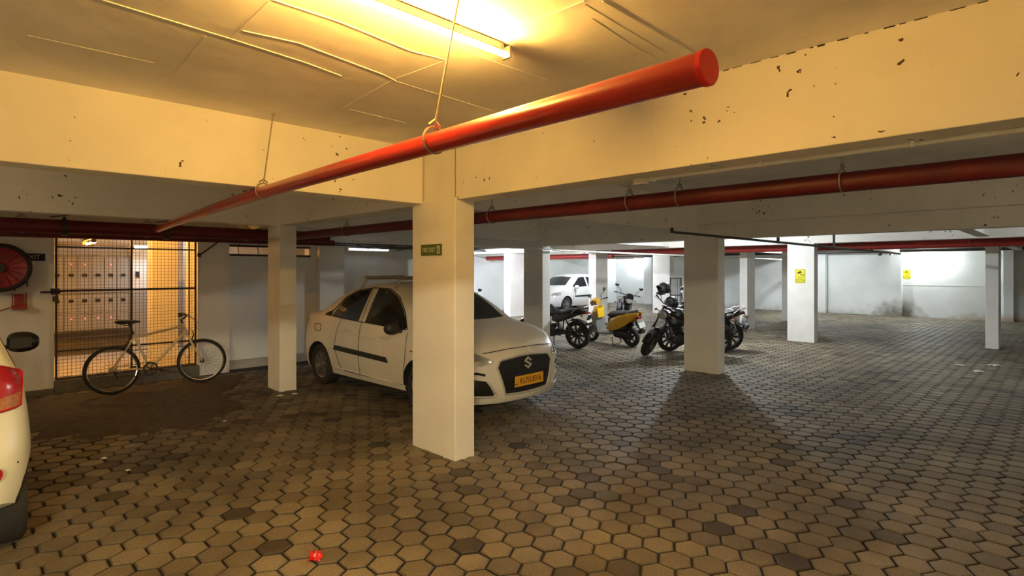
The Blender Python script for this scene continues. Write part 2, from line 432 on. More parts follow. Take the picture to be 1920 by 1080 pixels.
struct('ceiling', MB().box(-7, 25.4, -7, 18, SL, SL + 0.25), M['slab'], 'painted concrete slab overhead with formwork seams', 'ceiling')
cl = bpy.data.objects['ceiling']
def seam(pts, w=0.012, t=0.006):
    b = MB()
    for p, q in zip(pts, pts[1:]):
        d = Vector((q[0] - p[0], q[1] - p[1], 0)); 
        b.obox(((p[0] + q[0]) / 2, (p[1] + q[1]) / 2, SL - t / 2 + 0.001), d.length, w, t, d, (-d.y, d.x, 0))
    obj('formwork_seam', b, M['slab'], cl)
for w, pts in [
    (0.011, [(0.384, 2.914), (0.935, 2.954)]),
    (0.011, [(0.935, 2.954), (1.332, 2.999), (1.585, 3.056)]),
    (0.006, [(0.935, 2.954), (0.931, 2.771), (0.925, 2.4)]),
    (0.011, [(0.925, 2.4), (1.232, 2.396), (1.665, 2.451), (1.879, 2.416)]),
    (0.011, [(0.946, 2.814), (1.2, 2.765), (1.756, 2.862), (1.852, 2.897)]),
    (0.006, [(0.21, 3.616), (0.744, 3.601)]),
    (0.006, [(1.915, 3.694), (1.84, 2.908), (1.879, 2.416)]),
    (0.006, [(1.84, 2.908), (2.754, 2.961)]),
    (0.006, [(1.956, 3.654), (2.446, 3.675)]),
    (0.006, [(1.889, 2.26), (2.73, 2.238)]),
    (0.011, [(1.865, 1.892), (1.89, 1.475)]),
    (0.006, [(1.913, 1.493), (2.607, 1.522)]),
    (0.011, [(1.947, 1.419), (2.761, 1.421)]),
    (0.006, [(2.048, 1.553), (2.411, 1.59), (2.685, 1.6)]),
    (0.006, [(0.867, 3.678), (0.838, 3.014)])]:
    seam(pts, w * 0.75, w * 0.45)
# columns: (x0, x1, y0, y1, label)
COLS = [(3.09, 3.32, 3.86, 4.52, 'nearest white column, carrying the green fire exit sign'),
        (3.11, 3.35, 7.79, 8.22, 'white column between the bicycle and the parked sedan'),
        (8.72, 8.98, 4.06, 4.66, 'shaded column standing in front of the black motorcycle'),
        (8.72, 8.96, 7.92, 8.48, 'shaded column rising behind the bonnet of the sedan'),
        (14.16, 14.42, 4.25, 4.85, 'bright white column carrying a yellow camera warning sign'),
        (15.95, 16.5, 6.55, 6.77, 'slim pale column just left of the one with the yellow sign'),
        (15.84, 16.40, 1.11, 1.33, 'grey column standing in front of the back wall at the right'),
        (14.16, 14.78, 10.57, 10.87, 'pale column hiding the tail of the distant white hatchback'),
        (14.16, 14.9, 14.45, 14.79, 'pale column half hidden behind the shaded column at the sedan bonnet'),
        (19.6, 19.9, 11.07, 11.83, 'far white column behind the two helmets'),
        (19.6, 19.86, 6.30, 6.89, 'far column mostly hidden by the one with the yellow sign')]
for (x0, x1, y0, y1, lb) in COLS:
    struct('column', MB().box(x0, x1, y0, y1, -0.03, BB + 0.02), M['column'], lb, 'column', bevel=0.008)
BEAMS = [(-7, 3.10, 4.36, 4.58, BB, SL + .02, 'warmly lit left beam running into the nearest column'),
         (3.12, 3.35, -7, 3.90, BB, SL + .02, 'warmly lit right beam with dark specks above the white conduit'),
         (3.12, 3.35, 3.88, 4.60, BB - .004, SL + .02, 'joint block of the two beams on top of the nearest column'),
         (3.12, 3.35, 4.58, 10.4, BB, SL + .02, 'beam from the nearest column to the one by the bicycle'),
         (3.33, 8.80, 4.38, 4.60, BB, SL + .02, 'beam over the open bay behind the nearest column'),
         (-7, 3.13, 7.92, 8.12, BB, SL + .02, 'beam over the dark red pipe at the mesh gate'),
         (3.34, 8.74, 7.94, 8.16, BB, SL + .02, 'beam over the roof of the parked sedan'),
         (8.62, 8.96, -7, 17.3, 2.46, SL + .02, 'upper part of the deep cross beam behind the maroon pipe'),
         (8.735, 8.95, -7, 17.3, 2.215, 2.47, 'lower part of the deep cross beam above the shaded columns'),
         (14.175, 14.40, -7, 17.3, BB, SL + .02, 'white lit cross beam above the yellow sign'),
         (19.615, 19.85, -7, 17.3, BB, SL + .02, 'far cross beam in front of the back wall'),
         (14.38, 25, 4.42, 4.64, BB + .03, SL + .02, 'beam over the second row of columns'),
         (-7, 3.14, -.75, -.52, BB, SL + .02, 'beam just behind the viewer'),
         (8.95, 25, 8.0, 8.22, BB + .03, SL + .02, 'beam running back from the column at the sedan bonnet'),
         (8.95, 25, 1.12, 1.33, BB + .03, SL + .02, 'beam running to the grey column at the right'),
         (8.95, 25, 11.5, 11.72, BB + .03, SL + .02, 'beam over the distant white hatchback')]
for (x0, x1, y0, y1, z0, z1, lb) in BEAMS:
    struct('beam', MB().box(x0, x1, y0, y1, z0, z1), M['beam'], lb, 'beam', bevel=0.006)

for (bm_, box) in (('beam.001', [(3.1175, 3.13, y, y + .006, BB, SL) for y in (1.868, -.62)]), ('beam', [(x, x + .006, 4.3575, 4.37, BB, SL) for x in (.965, -1.5)])):
    for q in box: obj('formwork_seam', MB().box(*q), M['beam'], bpy.data.objects[bm_])
b = MB(); rnd = random.Random(9); y = 1.42
while y > -1.2:
    l = rnd.uniform(.01, .06); b.box(3.1175, 3.122, y - l, y, SL - rnd.uniform(.004, .010), SL - .001); y -= l + rnd.uniform(.01, .09)
obj('paint_gap', b, M['ink'], bpy.data.objects['beam.001'], kind='stuff')
# walls
wb = struct('wall_back', MB().box(24.8, 25.1, -7, 17.6, -0.2, SL + .02), M['back'], 'white back wall with damp stains and a yellow sign', 'wall')
b = MB()
for (a0, a1) in ((17.25, 17.5), (14.85, 15.3), (6.95, 7.3), (4.42, 4.78), (1.35, 1.6), (-2.0, -1.7)):
    obj('pilaster', MB().box(24.5, 24.81, a0, a1, -0.1, SL), M['back'], wb)
obj('ledge', MB().box(24.79, 24.81, -7, 17.3, 1.15, 1.162), M['back'], wb)
struct('wall_left_far', MB().box(8.6, 25, 17.2, 17.5, -0.2, SL + .02), M['back'], 'bright white wall behind the distant hatchback', 'wall')
struct('wall_left_return', MB().box(8.55, 8.75, 10.35, 17.5, -0.2, SL + .02), M['wall'], 'wall return at the end of the left wall', 'wall')
wl = struct('wall_left', MB().box(3.0, 8.75, 10.35, 10.55, -0.2, 1.985).box(3.0, 8.75, 10.35, 10.55, 2.12, 2.34).box(4.7, 8.75, 10.35, 10.55, 1.98, 2.13), M['wall'],
            'shaded white wall behind the parked sedan with a slot along its top', 'wall')
obj('pilaster', MB().box(4.84, 5.36, 10.2, 10.36, -0.2, 2.34), M['wall'], wl, bevel=.006)
obj('slot_frame', MB().box(3.1, 4.72, 10.335, 10.36, 1.955, 1.99).box(3.1, 4.72, 10.335, 10.36, 2.118, 2.15), M['dsteel'], wl)
obj('wall_head', MB().box(3.0, 8.75, 10.36, 10.5, 2.33, SL + .02), M['wall'], wl)
wg = struct('wall_gate', MB().box(-7, 0.855, 9.95, 10.2, -0.2, SL + .02).box(2.66, 3.14, 9.97, 10.4, -0.2, SL + .02).box(0.85, 2.67, 10.0, 10.2, 2.26, SL + .02), M['wall'],
            'white wall piers on both sides of the mesh gate', 'wall')
struct('baseboard_left', MB().box(-7, 0.845, 9.88, 9.96, -0.2, 0.06), M['concrete'], 'rough concrete plinth at the foot of the pier left of the gate', 'plinth', bevel=.008)
struct('kerb', MB().box(0.85, 2.67, 9.9, 10.25, -0.2, 0.165), M['concrete'], 'dark concrete step under the mesh gate', 'kerb', bevel=.01)
struct('floor_meter_room', MB().box(-4, 9.1, 10.2, 17, -0.3, 0.12), M['meterfloor'], 'lit concrete floor of the meter room behind the gate', 'floor')
struct('wall_meter_room', MB().box(-4, 9.1, 13.65, 13.9, 0, SL + .02).box(-4.2, -4, 10, 13.9, 0, SL + .02), M['wall'], 'rear wall of the meter room behind the panels', 'wall')
struct('column', MB().box(2.35, 2.77, 11.6, 11.95, 0.1, SL), M['column'], 'orange lit column inside the meter room', 'column', bevel=.008)
struct('column', MB().box(2.90, 3.25, 11.5, 11.8, 0.1, SL), M['column'], 'second orange lit column at the right edge of the gate', 'column', bevel=.008)
struct('wall_near', MB().box(-7.2, 25.4, -7.2, -7, -0.2, SL + .02), M['wall'], 'side wall of the car park behind the viewer', 'wall')
struct('wall_side', MB().box(-7.2, -7, -7.2, 18, -0.2, SL + .02), M['wall'], 'end wall of the car park behind the viewer', 'wall')
# ================================================================ lamps
def tube_lamp(name, label, key, x0, x1, y, z, up=True, rz=0):
    t = thing(name, label, 'lamp', ((x0 + x1) / 2, y, z), rz, 'tube lights')
    h = (x1 - x0) / 2
    obj('tube', MB().tube([(-h + .02, 0, 0), (h - .02, 0, 0)], 0.0135, 10), glow(key, 2 * math.pi * .0135 * (2 * h - .04)), t)
    if up:
        obj('batten', MB().box(-h, h, 0.04, 0.06, 0.045, 0.075), M['dsteel'], t)
        for s in (-1, 1): obj('lamp_holder', MB().box(s * h - .006, s * h + .006, -.008, .05, -.008, .05), M['dsteel'], t)
    else:
        obj('batten', MB().box(-h, h, 0.03, 0.06, -0.025, 0.025), M['pvc'], t)
        for s in (-1, 1): obj('lamp_holder', MB().box(s * h - .012, s * h + .012, -.012, .04, -.014, .014), M['pvc'], t)
    return t
t = tube_lamp('tube_light', 'glowing warm yellow tube under the slab above the red pipe', 'tube_front', 0.72, 1.93, 1.975, 2.772)
obj('cable', MB().tube([(-1.6, .095, .07), (-.3, .10, .068), (.15, .11, .07), (.60, .105, .07)], .006, 6), M['black'], t)
tube_lamp('tube_light', 'pale tube hanging in the bay behind the viewer', 'tube_rear', -2.6, -1.4, -1.75, 2.5)
tube_lamp('tube_light', 'warm tube of the left bay above the cream hatchback', 'tube_left', -3.3, -2.1, 6.3, 2.772)
t = tube_lamp('tube_light', 'cool white tube on the wall top behind the sedan roof', 'tube_wall', 5.40, 6.34, 10.13, 2.125, False)
tube_lamp('tube_light', 'small orange glowing tube seen through the top of the gate mesh', 'meter_warm', 0.95, 1.87, 11.1, 2.14, True, R(90))
tube_lamp('tube_light', 'cool white tube above the white cabinet in the meter room', 'meter_cool', 2.25, 2.85, 12.5, 2.15, False)
def bulb_lamp(label, key, x, y, z, wall=False):
    t = thing('bulb_lamp', label, 'lamp', (x, y, z), 0, 'bare bulbs')
    obj('bulb', MB().ell((0, 0, 0), .045, .045, .055, 10, 7), glow(key, 4 * math.pi * .05 ** 2), t)
    if wall:
        obj('lamp_holder', MB().tube([(.03, 0, .03), (.07, 0, .07), (.40, 0, .07)], .018, 8), M['pvc'], t)
    else:
        obj('lamp_holder', MB().tube([(0, 0, .05), (0, 0, .10), (0, 0, SL - z)], [.02, .016, .012], 8), M['pvc'], t)
bulb_lamp('bare bulb hidden behind the deep cross beam, over the motorcycles', 'bulb_middle', 11.7, 5.9, 2.62)
bulb_lamp('bare bulb outside the right edge of the photo', 'bulb_right', 12.4, -0.6, 2.62)
bulb_lamp('bare bulb in the bay to the right of the viewer', 'bulb_side', 5.8, -2.3, 2.5)
bulb_lamp('bare bulb hidden behind the beams over the left rear bay', 'bulb_left', 11.6, 13.4, 2.62)
bulb_lamp('added unseen fill bulb behind the pale column at the distant hatchback', 'fill_left_far', 18.2, 13.6, 2.62)  # added to brighten the left far wall and the hatchback front
bulb_lamp('added unseen fill bulb behind the bright column with the yellow sign', 'fill_far', 21.8, 7.2, 2.62)  # added to brighten the back wall and the floor before it
bulb_lamp('glaring bare bulb on the back wall near the yellow sign', 'bulb_wall', 24.40, 3.69, 2.305, True)
bulb_lamp('bright bare bulb on the back wall above the dark motorcycle mirrors', 'bulb_wall_left', 24.40, 15.69, 2.30, True)

# ================================================================ pipes
def hanger(parent, name, px, py, pz, r, top, lean=(0, 0)):
    """clamp ring around the pipe and its rod up to the slab"""
    h = obj(name, MB().torus((px, py, pz + .012), (0, 1, 0), r + .012, .0055, 20, 6).tube([(px - .03, py, pz + r + .03), (px, py, pz + r + .055), (px + .03, py, pz + r + .03)], .006, 6), M['steel'], parent)
    obj('rod', MB().tube([(px, py, pz + r + .02), (px + lean[0], py + lean[1], top)], .0048, 6).lathe([(.012, 0), (.012, .01)], (px + lean[0], py + lean[1], top - .012), (0, 0, 1), 8), M['steel'], h)
a = Vector((1.352, 0.655, 2.221)); e = Vector((1.80, 8.55, 2.25)); d = (e - a).normalized()
t = thing('fire_pipe', 'glossy red fire pipe with a capped end hanging nearest the viewer', 'pipe', a)
L = (e - a).length
def along(s): return d * s
sag = [along(L * i / 12) + Vector((0.02 * math.sin(math.pi * i / 12), 0, 0.05 * math.sin(math.pi * i / 12))) for i in range(13)]
obj('pipe', MB().tube(sag, .0445, 20), M['red'], t)
obj('end_cap', MB().lathe([(.0, -.006), (.044, -.006), (.0475, -.002), (.0475, .012), (.0445, .014)], along(0), d, 24), M['redcap'], t)
for s, lean in ((1.28, (.055, -.10)), (3.6, (.03, -.11))):
    p = along(s); q = p + Vector((.02 * math.sin(math.pi * s / L), 0, .05 * math.sin(math.pi * s / L)))
    hanger(t, 'pipe_hanger', q.x, q.y, q.z, .0445, SL - a.z, lean)
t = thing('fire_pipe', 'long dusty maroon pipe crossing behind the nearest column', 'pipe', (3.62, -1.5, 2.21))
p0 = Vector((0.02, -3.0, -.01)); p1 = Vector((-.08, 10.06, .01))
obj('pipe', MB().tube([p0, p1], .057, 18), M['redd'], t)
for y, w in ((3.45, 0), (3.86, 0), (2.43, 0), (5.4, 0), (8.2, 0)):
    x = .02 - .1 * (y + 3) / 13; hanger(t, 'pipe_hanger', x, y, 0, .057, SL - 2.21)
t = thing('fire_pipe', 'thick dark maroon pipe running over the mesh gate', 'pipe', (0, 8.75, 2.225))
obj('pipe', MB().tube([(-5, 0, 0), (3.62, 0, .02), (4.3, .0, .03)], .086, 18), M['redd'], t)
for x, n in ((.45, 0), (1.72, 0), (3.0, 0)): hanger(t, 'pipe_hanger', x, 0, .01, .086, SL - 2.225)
for x in (.85, 1.95):
    v = obj('valve', MB().lathe([(.095, -.03), (.105, -.03), (.105, .03), (.095, .03)], (x, 0, .005), (1, 0, 0), 18).tube([(x, 0, .09), (x, 0, .14)], .014, 8), M['dsteel'], t)
    obj('handle', MB().obox((x - .04, 0, .145), .2, .03, .012, (1, 0, .18), (0, 1, 0), (-.18, 0, 1)), M['dsteel'], v)
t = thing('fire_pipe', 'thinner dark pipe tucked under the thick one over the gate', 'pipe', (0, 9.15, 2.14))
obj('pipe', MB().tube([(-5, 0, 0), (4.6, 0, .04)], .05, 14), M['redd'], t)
t = thing('fire_pipe', 'red pipe running behind the bright column with the yellow sign', 'pipe', (14.95, 4, 2.272))
obj('pipe', MB().tube([(0, -11, 0), (0, 6.5, 0)], .085, 16), M['redfar'], t)
for y in (-2.5, -.5, 1.5, 3.5, 5.5): hanger(t, 'pipe_hanger', 0, y, 0, .085, SL - 2.273)
t = thing('fire_pipe', 'red pipe passing above the roof of the distant hatchback', 'pipe', (15.4, 13, 2.2))
obj('pipe', MB().tube([(0, -2.2, 0), (0, 4.1, 0)], .085, 16), M['redfar'], t)
for y in (-1, 1, 3): hanger(t, 'pipe_hanger', 0, y, 0, .085, SL - 2.201)
t = thing('water_pipe', 'pale pipe along the far wall above the distant hatchback', 'pipe', (16, 12, 2.13))
obj('pipe', MB().tube([(0, -2, 0), (0, 5.1, 0)], .04, 12), M['pvc'], t)
for y in (-1, 1.5, 4): hanger(t, 'pipe_hanger', 0, y, 0, .04, SL - 2.131)
t = thing('water_pipe', 'dark pipe along the top of the back wall', 'pipe', (24.3, 4, 2.42))
obj('pipe', MB().tube([(0, -10, 0), (0, 13, 0)], .06, 12), M['dsteel'], t)
t = thing('water_pipe', 'thin black pipe crossing in front of the shaded column top', 'pipe', (6.0, 3.36, 2.16))
obj('pipe', MB().tube([(0, 0, .05), (0, 0, 0), (3.5, 0, 0), (12.5, 0, 0)], .021, 10), M['dsteel'], t)
for x in (3.4, 6.4, 9.4): obj('clip', MB().box(x - .012, x + .012, -.02, .02, .01, SL - 2.161).lathe([(.026, -.012), (.026, .012)], (x, 0, 0), (1, 0, 0), 10), M['dsteel'], t)
t = thing('water_pipe', 'thin pale pipe running back from the column at the sedan bonnet', 'pipe', (8.9, 7.75, 2.13))
obj('pipe', MB().tube([(-4.7, 0, .02), (-.1, 0, .02), (0, 0, .0), (14, 0, -.02)], .02, 10), M['pvc'], t)
t = thing('conduit', 'white conduit clipped under the lit right beam', 'conduit', (3.315, 2.0, BB - .014))
obj('pipe', MB().tube([(0, -9, 0), (0, .05, 0)], .0125, 8), M['pvc'], t)
for y in (.0, -.72, -1.45, -2.2): obj('clip', MB().box(-.02, .02, y - .008, y + .008, -.017, .0135), M['pvc'], t)
obj('junction_box', MB().box(-.03, .03, .05, .14, -.028, .0135), M['pvc'], t, bevel=.004)
t = thing('conduit', 'dark conduits bunched along the left wall top by the cool tube', 'conduit', (4.7, 10.18, 2.2))
for i, (zz, xx0, xx1) in enumerate(((.0, -.2, 4.4), (.035, -.1, 4.4), (-.03, .9, 4.4))):
    obj('pipe', MB().tube([(xx0, -.02 * i, zz), (xx1, -.02 * i, zz)], .012, 8), M['dsteel'], t)
for i in range(7):
    x = .9 + i * .42; obj('cable', MB().tube([(x, -.03, .03), (x + .12, -.05, -.03 - .02 * (i % 3)), (x + .26, -.05, -.05), (x + .4, -.03, .03)], .008, 6), M['black'], t)
t = thing('gate_brace', 'thin dark diagonal brace on the wall pier right of the gate', 'brace', (2.68, 9.93, 1.95))
obj('bar', MB().tube([(0, 0, .0), (.27, 0, .22)], .011, 8), M['gate'], t)
obj('wall_plate', MB().box(-.03, .02, 0, .04, -.03, .03), M['gate'], t)
t = thing('cable', 'thin cables hanging across the lit slot of the left wall', 'cable', (3.3, 10.33, 2.07))
for x in (.12, .46): obj('wire', MB().tube([(x, 0, .1), (x - .03, -.01, .03), (x - .02, -.01, -.1)], .006, 6), M['black'], t)

# ================================================================ mesh gate
t = thing('mesh_gate', 'dark steel mesh gate in front of the lit meter room', 'gate', (0.865, 9.94, 0.17))
gw, gh = 1.765, 2.04
for x in (0.012, .89, gw - .012): obj('upright', MB().box(x - .012, x + .012, -.012, .012, 0, gh), M['gate'], t)
obj('upright', MB().box(gw - .11, gw - .096, -.008, .008, .0, gh), M['gate'], t)
for z, w in ((.012, .012), (.40, .012), (1.245, .014), (1.86, .010), (gh - .012, .014)): obj('rail', MB().box(0.02, gw - .02, -.012, .012, z - w, z + w), M['gate'], t)
b = MB(); rnd = random.Random(3)
x = .04
while x < gw - .03: b.box(x - .0019, x + .0019, -.002, .002, .0, gh); x += .0475
z = .04
while z < gh - .03: b.box(.01, gw - .01, -.003, .001, z - .0019, z + .0019); z += .0475
obj('wire_mesh', b, M['gate'], t, kind='stuff')
k = obj('latch', MB().box(-.05, .05, -.03, .0, 1.20, 1.28).tube([(-.16, -.03, 1.23), (.06, -.03, 1.23)], .012, 8), M['dsteel'], t)
obj('padlock', MB().box(-.03, .03, -.06, -.02, 1.10, 1.17).torus((0, -.04, 1.18), (0, 1, 0), .022, .006, 12, 6), M['dsteel'], k)

# ================================================================ meter room
t = thing('meter_panel', 'pale grey bank of electricity meter compartments behind the gate', 'cabinet', (0.45, 13.0, 0.12))
obj('body', MB().box(0, 1.83, 0.02, .55, .32, 1.86), M['grey'], t)
obj('plinth', MB().box(0.02, 1.81, 0.08, .5, 0, .32), M['concrete'], t)
obj('shadow_gap_strip', MB().box(0, 1.835, -.03, .06, .35, .43), M['dsteel'], t)  # solid dark strip standing in for the shadow gap above the plinth
for rw, (z0, z1) in enumerate(((1.16, 1.83), (.46, 1.13))):
    for c in range(9):
        x0 = .015 + c * .2
        dr = obj('door', MB().box(x0, x0 + .188, 0, .02, z0, z1), M['panel'], t, bevel=.003)
        zk = z0 + .33 if rw == 0 else z1 - .12
        zl = z1 - .14 if rw == 0 else z0 + .22
        obj('meter_window', MB().box(x0 + .06, x0 + .13, -.012, 0, zk - .03, zk + .03), M['black'], dr)
        if (rw, c) in ((0, 4), (0, 5), (0, 7), (1, 4), (1, 5), (1, 6), (1, 7)): obj('led', MB().ell((x0 + .1, -.006, zl), .010, .008, .010, 8, 6), M['led'], dr)
        obj('seam_plate', MB().box(x0 + .02, x0 + .165, -.003, 0, (z0 + z1) / 2 - .02, (z0 + z1) / 2 - .012), M['dsteel'], dr)
t = thing('switch_cabinet', 'tall bright white cabinet beside the meter bank', 'cabinet', (2.29, 12.95, 0.12))
obj('body', MB().box(0, .36, .02, .5, 0.02, 2.0), M['panelw'], t)
obj('door', MB().box(.015, .345, 0, .02, 1.2, 1.98), M['panelw'], t, bevel=.004)
d2 = obj('door', MB().box(.015, .345, 0, .02, .3, 1.17), M['panel'], t, bevel=.004)
obj('handle', MB().box(.06, .12, -.03, 0, 1.45, 1.56), M['black'], t)
obj('knob', MB().lathe([(.03, 0), (.03, .03), (.0, .035)], (.28, 0, .98), (0, -1, 0), 12), M['black'], d2)
t = thing('switch_cabinet', 'narrow grey cabinet between the two orange lit columns', 'cabinet', (2.72, 12.9, 0.12))
obj('body', MB().box(0, .5, .02, .5, 0.02, 1.35), M['panel'], t)
d2 = obj('door', MB().box(.015, .485, 0, .02, .3, 1.33), M['panel'], t, bevel=.004)
obj('knob', MB().lathe([(.03, 0), (.03, .03), (.0, .035)], (.25, 0, 1.05), (0, -1, 0), 12), M['black'], d2)
t = thing('cable_tray', 'steel cable tray above the meter bank', 'tray', (0.3, 13.1, 2.20))
for y in (0, .3): obj('side_rail', MB().box(0, 2.0, y - .01, y + .01, -.03, .03), M['steel'], t)
for i in range(9): obj('rung', MB().box(.1 + i * .22, .13 + i * .22, 0, .3, -.03, -.015), M['steel'], t)

# ================================================================ hose reel, bracket, signs
t = thing('hose_reel', 'red fire hose reel with black hose on the left wall pier', 'hose reel', (0.30, 9.77, 1.735))
obj('hose', MB().torus((0, 0, 0), (0, 1, 0), .285, .035, 40, 10).torus((0, .06, 0), (0, 1, 0), .275, .035, 40, 8).torus((0, .1, 0), (0, 1, 0), .24, .03, 32, 8), M['hose'], t)
obj('disc', MB().lathe([(.0, -.035), (.06, -.035), (.08, -.015), (.25, -.022), (.262, -.03), (.262, -.01)], (0, 0, 0), (0, 1, 0), 40), M['reel'], t)
for k in range(16):
    u = 2 * math.pi * k / 16; obj('rib', MB().tube([(.07 * math.cos(u), -.022, .07 * math.sin(u)), (.25 * math.cos(u), -.026, .25 * math.sin(u))], .008, 6), M['reel'], t)
obj('hub', MB().lathe([(.05, -.06), (.055, -.05), (.055, .0)], (0, 0, 0), (0, 1, 0), 16), M['dsteel'], t)
obj('bracket', MB().box(-.03, .03, .05, .178, -.05, .05).tube([(.1, .1, -.25), (.15, .1, -.30)], .012, 8), M['dsteel'], t)
obj('nozzle', MB().tube([(.255, -.03, -.12), (.262, -.03, -.2), (.262, -.03, -.25)], [.016, .012, .009], 8), M['dsteel'], t)
t = thing('bucket_rack', 'small red steel rack under the hose reel', 'rack', (0.49, 9.85, 1.185))
obj('tray', MB().box(-.075, .075, -.08, .06, 0, .05), M['reel'], t, bevel=.004)
obj('back_plate', MB().box(-.05, .05, .04, .055, .05, .20), M['reel'], t)
for x in (-.068, .068): obj('upright', MB().box(x - .007, x + .007, .03, .044, .0, .21), M['reel'], t)
obj('arm', MB().tube([(-.075, 0, .03), (-.2, 0, -.02)], .007, 6), M['reel'], t)
t = thing('exit_sign', 'dark exit sign half hidden by the hose reel', 'sign', (0.62, 9.945, 1.88))
obj('board', MB().box(-.14, .14, -.008, 0, -.05, .05), M['ink'], t)
text('lettering', 'EXIT', .075, M['signwhite'], (.01, -.0095, 0), (1, 0, 0), (0, 0, 1), t)
t = thing('fire_exit_sign', 'green fire exit sign on the nearest column', 'sign', (3.088, 4.204, 1.891))
obj('board', MB().box(-.008, 0, -.158, .158, -.052, .052), M['signgreen'], t)
text('lettering', 'FIRE EXIT', .060, M['signwhite'], (-.0095, .032, -.002), (0, -1, 0), (0, 0, 1), t, sx=.82)
pic = obj('pictogram', MB().box(-.0095, -.0078, -.138, -.092, -.036, .036), M['signwhite'], t)
obj('figure', MB().box(-.0108, -.0095, -.118, -.108, .016, .026).prism([(.104, -.004), (.124, -.004), (.120, .014), (.108, .014)], (-.0098, 0, 0), (0, -1, 0), (0, 0, 1), .001)
    .prism([(.100, -.030), (.108, -.030), (.118, -.006), (.110, -.006)], (-.0098, 0, 0), (0, -1, 0), (0, 0, 1), .001).prism([(.116, -.006), (.128, -.026), (.134, -.022), (.122, -.003)], (-.0098, 0, 0), (0, -1, 0), (0, 0, 1), .001), M['signgreen'], pic)
def cctv_sign(x, y, z, w, h, label):
    t = thing('camera_sign', label, 'sign', (x, y, z), 0, 'yellow camera signs')
    obj('board', MB().box(-.006, 0, -w / 2, w / 2, -h / 2, h / 2), M['signyellow'], t)
    b = MB(); e = .012; q = .004
    for (a0, a1, c0, c1) in ((-w/2+e, w/2-e, h/2-e-q, h/2-e), (-w/2+e, w/2-e, -h/2+e, -h/2+e+q), (-w/2+e, -w/2+e+q, -h/2+e, h/2-e), (w/2-e-q, w/2-e, -h/2+e, h/2-e)):
        b.box(-.0075, -.005, a0, a1, c0, c1)
    obj('border', b, M['ink'], t)
    U = (0, -1, 0); Vv = (0, 0, 1)
    obj('camera_symbol', MB().prism([(-.060, .085), (.012, .125), (.032, .09), (-.04, .05)], (-.0065, 0, 0), U, Vv, .0015).prism([(.018, .083), (.036, .092), (.046, .072), (.028, .063)], (-.0065, 0, 0), U, Vv, .0015)
        .prism([(-.01, .055), (.004, .062), (.03, .03), (.07, .03), (.07, .018), (.022, .018)], (-.0065, 0, 0), U, Vv, .0015).prism([(.068, .045), (.08, .045), (.08, .003), (.068, .003)], (-.0065, 0, 0), U, Vv, .0015), M['ink'], t)
    text('lettering', 'CCTV', .080, M['ink'], (-.0075, 0, -.105), U, Vv, t)
    obj('text_line', MB().box(-.0075, -.005, -.07, .07, -.030, -.024).box(-.0075, -.005, -.05, .05, -.045, -.039), M['ink'], t)
cctv_sign(14.159, 4.558, 1.565, .225, .33, 'yellow camera warning sign on the bright white column')
cctv_sign(24.799, 4.30, 1.555, .23, .33, 'small yellow camera warning sign on the stained back wall')
for i, (y, lb) in enumerate(((5.05, 'small dark security camera on the back wall, left of its pale twin'), (4.72, 'small pale security camera near the top of the back wall'))):
    t = thing('security_camera', lb, 'camera', (24.5, y, 2.36))
    obj('housing', MB().obox((-.12, 0, -.05), .2, .09, .08, (1, 0, .25), (0, 1, 0), (-.25, 0, 1)), M['panelw'] if i else M['dsteel'], t, bevel=.01)
    obj('mount', MB().tube([(-.05, 0, -.02), (.0, 0, .06), (0.28, 0, .06)], .018, 8), M['pvc'], t)
    obj('lens', MB().lathe([(.032, 0), (.028, .02), (0, .022)], (-.21, 0, -.075), (-1, 0, -.25), 10), M['black'], t)
t = thing('steel_grille', 'dark upright steel grille standing far behind the helmets', 'grille', (19.3, 10.65, 0), R(-45))
for x in (-.2, .2): obj('upright', MB().box(x - .02, x + .02, -.02, .02, 0, 1.42), M['dsteel'], t)
for z in (.1, .75, 1.40): obj('rail', MB().box(-.2, .2, -.015, .015, z - .015, z + .015), M['dsteel'], t)
for i in range(5): obj('bar', MB().box(-.14 + i * .07 - .008, -.14 + i * .07 + .008, -.008, .008, .1, 1.4), M['dsteel'], t)

# ================================================================ litter
def crumple(name, label, loc, s, m, seed, cat='litter', group=None, flat=.6):
    rnd = random.Random(seed); n = 9; vs = []; fs = []
    for i in range(n):
        for j in range(n):
            u = (i / (n - 1) - .5) * 2; w = (j / (n - 1) - .5) * 2
            vs.append((s * (u + rnd.gauss(0, .09)), s * (w * .8 + rnd.gauss(0, .09)), s * flat * abs(rnd.gauss(0.45, .35)) * (1.15 - .5 * (u * u + w * w)) + .003))
    for i in range(n - 1):
        for j in range(n - 1): fs.append((i * n + j, (i + 1) * n + j, (i + 1) * n + j + 1, i * n + j + 1))
    vs = [(p[0], p[1], max(p[2], .003)) for p in vs]
    o = obj(name, MB().put(vs, fs), m, None, 0); o.location = loc; o.rotation_euler = (0, 0, seed)
    sm = o.modifiers.new('solid', 'SOLIDIFY'); sm.thickness = .002
    return tag(o, label, cat, group)
crumple('wrapper', 'crumpled red wrapper on the pavers in the foreground', (1.46, 3.13, 0), .043, M['wrap'], 4, flat=1.0)
for i, (x, y, s, lb) in enumerate(((3.02, 7.53, .04, 'white scrap at the foot of the column by the bicycle'), (3.2, 7.5, .035, 'flat white scrap just right of the one by that column'),
        (.875, 6.136, .022, 'tiny bright scrap on the pavers right of the cream car'), (.97, 5.63, .018, 'tiny bright scrap nearer the viewer beside the cream car'), (12.65, 1.41, .07, 'white scrap on the floor left of the grey column'),
        (13.02, .97, .08, 'white scrap nearest the grey column at the right'), (12.08, 1.1, .08, 'grey scattered scrap of paper in the right bay'), (2.06, 6.70, .02, 'tiny pale scrap on the dark pavers before the sedan'))):
    crumple('paper_scrap', lb, (x, y, 0), s, M['paper'], 10 + i, group=None, flat=.35)
